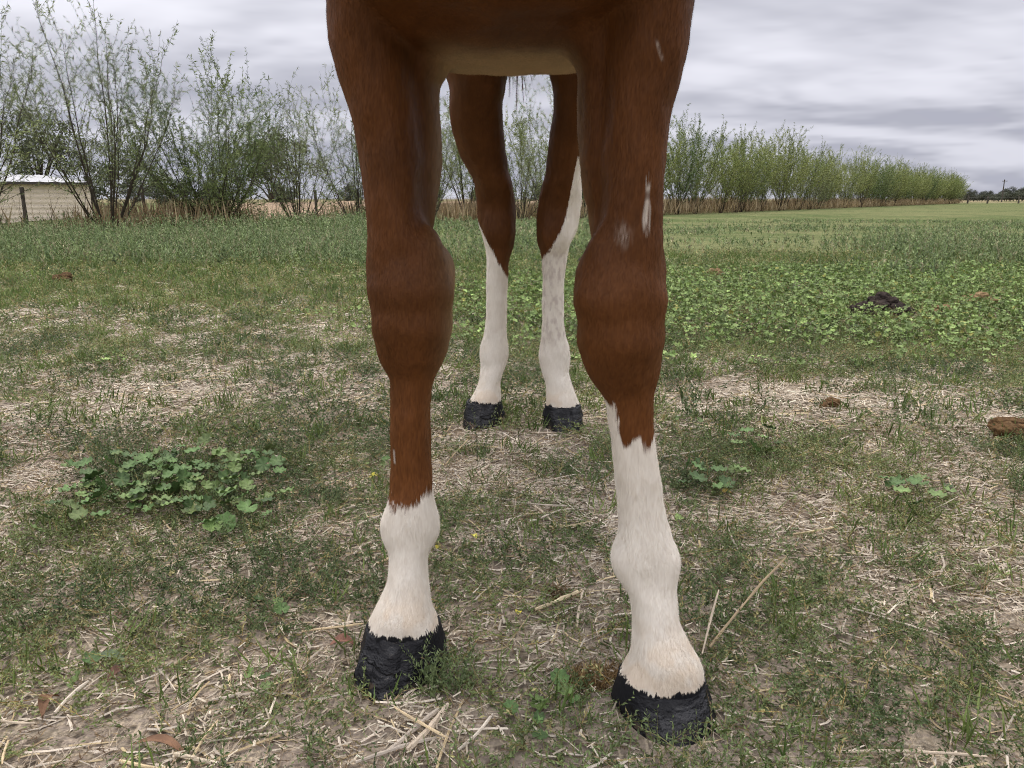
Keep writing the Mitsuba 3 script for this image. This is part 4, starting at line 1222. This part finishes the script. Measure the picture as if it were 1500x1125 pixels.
dung('dung_pile', 'dark heap of moist dung lumps in the mallow at right', 2.25, 4.80, 'dung_dark', 22, .17, .043)
dung('dung_pile', 'brown fibrous dung heap cut by the right edge of the picture', 1.50, 2.27, 'dung_brown', 6, .050, .034)
dung('dung_pile', 'small tan dry dung far off among the mallow right of the foreleg', 1.88, 7.30, 'dung_tan', 4, .07, .045)
dung('dung_pile', 'small reddish brown dung far off at the left edge', -3.82, 6.75, 'dung_brown', 5, .08, .045, .6)
dung('dung_pile', 'single tan dung lump pair right of the dark dung heap', 2.66, 4.85, 'dung_tan', 2, .04, .04, .6)
dung('dung_pile', 'tan crumbled dung at the far right of the mallow patch', 3.15, 5.3, 'dung_tan', 5, .12, .04, .5)
dung('dung_pile', 'black dung peeping out beside the right foreleg near the knee', .80, 8.5, 'dung_dark', 4, .07, .06)
dung('dung_pile', 'small brown dung on the ground behind the right knee', .345, 3.95, 'dung_brown', 4, .05, .03, .6)
dung('dung_pile', 'small brown dung ball on bare soil right of the forelegs', 1.085, 2.60, 'dung_brown', 2, .02, .022, .7)


def tuft(name, label, x, y, n, r, hgt, cols, seed):
    rng = np.random.default_rng(seed)
    soup = Soup()
    px, py = x + rng.normal(size=n) * r, y + rng.normal(size=n) * r * .8
    ax = lying(rng, n, 5, 60)
    leaves(soup, at_ground(px, py), ax, unit(np.cross(ax, rng.normal(size=(n, 3)))), hgt * (.4 + rng.random(n)), np.full(n, .0016), tone(rng, n, *cols, .2), .2)
    scene[name] = soup.ply('strawy')
    labels[name] = {'label': label, 'category': 'tuft'}


tuft('brown_tuft', 'matted tuft of brown dead fibre touching the right front hoof', .125, 1.035, 900, .020, .022, ((.16, .10, .045), (.36, .25, .12)), 3)
tuft('brown_tuft_001', 'small matted brown tuft between the two forelegs', .083, 1.30, 350, .014, .016, ((.10, .065, .03), (.26, .17, .08)), 4)


def fallen_leaf(key, label, cat, x, y, length, width, az, col, curl, tilt=.15, dz=.010):
    n = 9
    t = np.linspace(0, 1, n)
    w = width * .5 * np.sin(PI * np.clip(t, .02, .985)) ** .75
    z = curl * length * np.sin(PI * t * 1.1) * .5
    bow = .12 * length * np.sin(PI * t)
    c = np.stack([(t - .5) * length, bow, z], -1)
    sd = np.stack([0 * t, w, 0 * t], -1)
    up = np.stack([0 * t, 0 * t, w * .45], -1)
    v = np.concatenate([c - sd + up, c, c + sd + up])
    v = np.concatenate([v, v - [0, 0, .0006]])
    i = np.arange(n - 1)
    q = np.vstack([np.stack([i, i + 1, i + 1 + n, i + n], -1), np.stack([i + n, i + n + 1, i + 1 + 2 * n, i + 2 * n], -1)])
    q = np.vstack([q, q[:, ::-1] + 3 * n])
    R = trimesh.transformations.euler_matrix(tilt, tilt * .6, az)[:3, :3]
    v = v @ R.T + [x, y, float(height(x, y)) + dz]
    rng = np.random.default_rng(int(abs(x * 977) + y * 131))
    cc = np.array(col) * np.clip(1 + .18 * rng.normal(size=(len(v), 1)), .5, 1.5)
    scene[key] = mikit.ply((v, q), 'strawy', color=np.clip(cc, 0, .8))
    labels[key] = {'label': label, 'category': cat}


LEAVES = [('yellow_leaf', 'yellow fallen leaf left of the left foreleg above the sock', 'leaf', -.344, 1.874, .030, .018, .4, (.55, .50, .08), .3),
          ('yellow_leaf_001', 'pale yellow fallen leaf between the forelegs, farther of two', 'leaf', -.078, 1.52, .024, .014, 2.0, (.60, .55, .12), .3),
          ('yellow_leaf_002', 'tiny yellow petal just right of the left fetlock', 'leaf', -.149, 1.472, .013, .010, 1.0, (.60, .52, .06), .2),
          ('yellow_leaf_003', 'orange-yellow leaf on dark weeds right of the right foreleg', 'leaf', .52, 1.795, .034, .018, .2, (.58, .42, .10), .35),
          ('yellow_leaf_004', 'small yellow leaf on the straw midway between the front hooves', 'leaf', .012, 1.215, .016, .012, 1.4, (.52, .46, .07), .2),
          ('yellow_leaf_005', 'lemon yellow leaf scrap at lower left on a green leaf', 'leaf', -.628, 1.10, .016, .010, .9, (.60, .54, .16), .2),
          ('brown_leaf', 'long curled brown dead leaf at the lower left edge', 'leaf', -.648, .976, .062, .017, 1.75, (.17, .095, .055), .35),
          ('brown_leaf_001', 'flat brown dead leaf at the bottom left corner', 'leaf', -.455, .884, .075, .013, -.15, (.20, .115, .07), .2),
          ('brown_leaf_002', 'dark folded brown leaf below the fallen green leaf', 'leaf', -.588, 1.048, .036, .018, 1.0, (.12, .065, .045), .5),
          ('brown_leaf_003', 'reddish dead leaf lying beside the left front hoof', 'leaf', -.268, 1.122, .040, .020, .2, (.22, .11, .08), .3),
          ('brown_leaf_004', 'pale tan leaf on straw at the middle of the left half', 'leaf', -.62, 2.02, .050, .020, .4, (.40, .28, .16), .3),
          ('green_leaf', 'fallen grey-green leaf at the lower left', 'leaf', -.625, 1.093, .050, .018, .1, (.13, .17, .10), .2),
          ('green_leaf_001', 'light green round leaf right of the right sock', 'leaf', .374, 1.634, .030, .026, .5, (.25, .34, .12), .2)]
for a in LEAVES:
    fallen_leaf(*a)


def stalk(key, label, group, x0, y0, x1, y1, w, col, lift=(.006, .006), bend=.03):
    """One hollow straw: a round flattened tube with a node and a split end."""
    rng = np.random.default_rng(int(abs(x0 * 7919) + y0 * 104729) % 99991)
    n = 10
    t = np.linspace(0, 1, n)
    L = math.hypot(x1 - x0, y1 - y0)
    nx, ny = -(y1 - y0), (x1 - x0)
    k = bend * rng.normal()
    px, py = x0 + (x1 - x0) * t + nx * k * np.sin(PI * t), y0 + (y1 - y0) * t + ny * k * np.sin(PI * t)
    z = max(height(px, py)) * .5 + height(px, py) * .5 + lift[0] + (lift[1] - lift[0]) * t
    P = np.stack([px, py, z], -1)[None]
    r = w * .5 * (1 + .10 * rng.normal(size=n)); r[5] *= 1.25; r[-1] *= .55; r[0] *= .8
    v, q = tubes(P, r[None], 6)
    c = np.array(col) * np.clip(1 + .12 * rng.normal(size=(n, 1)), .6, 1.3)
    scene[key] = mikit.ply((v, q), 'strawy', color=np.clip(np.repeat(c, 6, 0), 0, .8))
    labels[key] = {'label': label, 'category': 'straw'}
    if group:
        labels[key]['group'] = group


def stalks():
    pale, gold, grey = (.56, .47, .36), (.60, .48, .30), (.46, .40, .33)
    own = [('bright pale straw stem lying midway between the forelegs', .040, 1.240, .125, 1.285, .0065, (.66, .55, .36), (.006, .020)),
           ('straw stem bent down from the bright stem between the forelegs', .127, 1.285, .108, 1.185, .0045, pale, (.018, .006)),
           ('long tan stalk leaning up behind the right front hoof', .300, 1.075, .490, 1.30, .0042, (.34, .26, .16), (.03, .075)),
           ('pale upright straw blade against the right front hoof', .285, 1.058, .330, 1.150, .0032, pale, (.03, .085)),
           ('thick grey straw below the left front hoof, left one of a pair', -.158, .868, -.100, .950, .0070, grey, (.006, .010)),
           ('thick tan straw below the left front hoof, right one of a pair', -.134, .868, -.088, .955, .0080, pale, (.006, .014)),
           ('golden straw crossing the pair of thick stems below the left hoof', -.160, .945, -.085, .880, .0035, gold, (.016, .016)),
           ('pale broken straw at the bottom edge, lower left', -.430, .872, -.375, .850, .0060, (.58, .50, .38), (.008, .010)),
           ('long straw lying across the bottom right corner', .40, .868, .60, .862, .0038, pale, (.010, .012))]
    for i, a in enumerate(own):
        stalk('straw_stalk' + (f'_{i:03d}' if i else ''), a[0], None, *a[1:6], a[6], a[7])
    rng = np.random.default_rng(59)
    i, seen = len(own), {}
    zones = []
    while i < 66:
        y = .84 + 2.6 * rng.random() ** 1.4
        x = (rng.random() * 2 - 1) * (.66 * y + .1)
        L = .06 + .11 * rng.random() ** 2
        if weed_cover(np.array([x]), np.array([y]))[0] > .75 or not off_hooves(np.array([x]), np.array([y]))[0]:
            continue
        a = rng.normal() * .8 + .2
        x1, y1 = x + L * math.cos(a), y + L * math.sin(a)
        if any((x1 - h[0]) ** 2 + (y1 - h[1]) ** 2 < .09 ** 2 or ((x + x1) / 2 - h[0]) ** 2 + ((y + y1) / 2 - h[1]) ** 2 < .09 ** 2 for h in HOOVES):
            continue
        tint = int(rng.integers(0, 4))
        mx, my = (x + x1) / 2, (y + y1) / 2
        if my < 1.45:
            zone = 'left of the left front hoof' if mx < -.22 else ('by the left front hoof' if mx < -.09 else ('between the front hooves' if mx < .15 else 'right of the right front hoof'))
        elif my < 2.2:
            zone = 'left of the left foreleg' if mx < -.2 else ('between the fore and hind hooves' if mx < .25 else 'right of the right foreleg')
        else:
            zone = 'far left of the horse' if mx < -.2 else ('around the hind hooves' if mx < .3 else 'far right of the horse')
        zones.append((my, f'straw_stalk_{i:03d}', ('pale tan', 'golden', 'grey', 'whitish')[tint], zone))
        stalk(f'straw_stalk_{i:03d}', '', 'dry straw stalks on the ground', x, y, x1, y1, .0024 + .0026 * rng.random(), [pale, gold, grey, (.62, .55, .45)][tint],
              (.004 + .012 * rng.random(), .004 + .018 * rng.random()), .05)
        i += 1
    for my, key, col, zone in sorted(zones):
        k = seen[col, zone] = seen.get((col, zone), -1) + 1
        labels[key]['label'] = f'{col} straw stalk lying {zone}, {ORD[k]} nearest the camera' if k else f'{col} straw stalk lying {zone}, nearest the camera'

stalks()


def mallow_plants():
    rng = np.random.default_rng(61)
    protos = [mallow_blade(rng, 1.0, 7, .55) for _ in range(6)]
    spots = [(-1.00, 1.90, .15, 22, 'round-leaved green mallow plant at the left end of the mallow clump'), (-.86, 1.98, .14, 20, 'green mallow plant at the back of the clump on the left'),
             (-.72, 1.93, .14, 20, 'green mallow plant at the right back of the clump on the left'), (-.90, 1.78, .14, 24, 'green mallow plant in the middle of the clump on the left'),
             (-.74, 1.76, .14, 24, 'leafy green mallow plant at the right front of the clump on the left'), (-.62, 1.66, .12, 16, 'small mallow plant at the front right of the left clump'),
             (-.95, 1.62, .12, 14, 'mallow plant at the front left of the left clump'), (-.66, 1.07, .05, 3, 'single mallow leaf cluster low at the left edge'),
             (-.42, 1.24, .05, 4, 'little mallow seedling left of the left front hoof'), (.06, .98, .05, 5, 'little mallow seedling between the front hooves'),
             (.02, .93, .05, 4, 'little mallow seedling at the bottom between the front hooves'), (-.37, 1.02, .03, 3, 'tiny mallow seedling below and left of the left hoof'),
             (.50, 1.86, .10, 10, 'mallow plant on dark weeds right of the right sock'), (.68, 2.10, .10, 9, 'mallow plant beyond the dark weeds right of the right leg'),
             (.95, 1.75, .10, 9, 'low mallow plant at the right edge of the straw'), (-.36, 2.0, .06, 5, 'small mallow plant just left of the left cannon'),
             (.56, 2.42, .06, 5, 'small upright mallow plant right of the right knee'), (1.0, 1.86, .08, 6, 'dark mallow plant farther along the right edge')]
    for i, (x, y, r, n, lab) in enumerate(spots):
        key = 'mallow_plant' + (f'_{i:03d}' if i else '')
        big = n > 8
        R = rotation(rng, n, .5)
        st = []
        for k in range(n):
            a, q = k * 2.4 + rng.random(), math.sqrt((k + .4) / n)
            px, py = x + math.cos(a) * q * r, y + math.sin(a) * q * r
            pz = float(height(px, py)) + (.022 + .035 * rng.random() if big else .008 + .012 * rng.random())
            s = (.026 + .026 * rng.random()) if big else (.016 + .014 * rng.random())
            v, f = protos[int(rng.integers(0, 6))]
            vv = v @ R[k].T * s + [px, py, pz]
            c = np.array((.078, .140, .042)) * (.6 + .8 * rng.random()) + np.array((.05, .05, .018)) * (rng.random() < .35)
            cc = np.clip(c * (1 + .12 * rng.normal(size=(len(v), 1))), .004, .5)
            cc[:8] = cc[:8] * 1.25
            scene[key + '__leaf' + (f'_{k:03d}' if k else '')] = mikit.ply((vv, f), 'leafy', smooth=True, color=cc)
            st.append(np.array([[x + (px - x) * .3, y + (py - y) * .3, float(height(x, y))], [x + (px - x) * .7, y + (py - y) * .7, pz * .55], [px, py, pz]]))
        scene[key + '__stem'] = mikit.ply(tubes(np.array(st), np.full((n, 3), .0011), 4), 'stem_green')
        labels[key] = {'label': lab, 'category': 'plant', 'group': 'mallow plants'}


plain('stem_green', lambda p, n, uv: mix((.09, .12, .045), (.18, .20, .08), noise(p.x * 50, p.y * 50, p.z * 50)), .7)
mallow_plants()


def single_weeds():
    rng = np.random.default_rng(67)
    for key, lab, x, y, n, L, nl, ll, lw, e, cols in (
            ('knotweed_plant', 'leafy light green weed growing up against the left front hoof', -.098, 1.012, 46, .075, 16, .0095, .0036, (35, 85), ((.085, .125, .05), (.15, .19, .08))),
            ('weed_stalk', 'thin seeding weed stalk standing before the left hind hoof', -.081, 1.985, 2, .195, 34, .011, .006, (84, 90), ((.085, .105, .05), (.12, .14, .07))),
            ('weed_stalk_001', 'upright leafy weed stalk right of the right cannon', .566, 2.42, 4, .17, 20, .02, .009, (70, 88), ((.085, .12, .05), (.13, .17, .075)))):
        soup = Soup()
        px, py = x + rng.normal(size=n) * (.022 if n > 9 else .006), y + rng.normal(size=n) * (.014 if n > 9 else .006)
        c = tone(rng, n, *cols)
        sprigs(soup, at_ground(px, py), lying(rng, n, *e), L * (.6 + .5 * rng.random(n)), nl, ll, lw, .6, c, c, rng, stem_w=.0008)
        scene[key] = soup.ply('leafy')
        labels[key] = {'label': lab, 'category': 'plant'}


single_weeds()
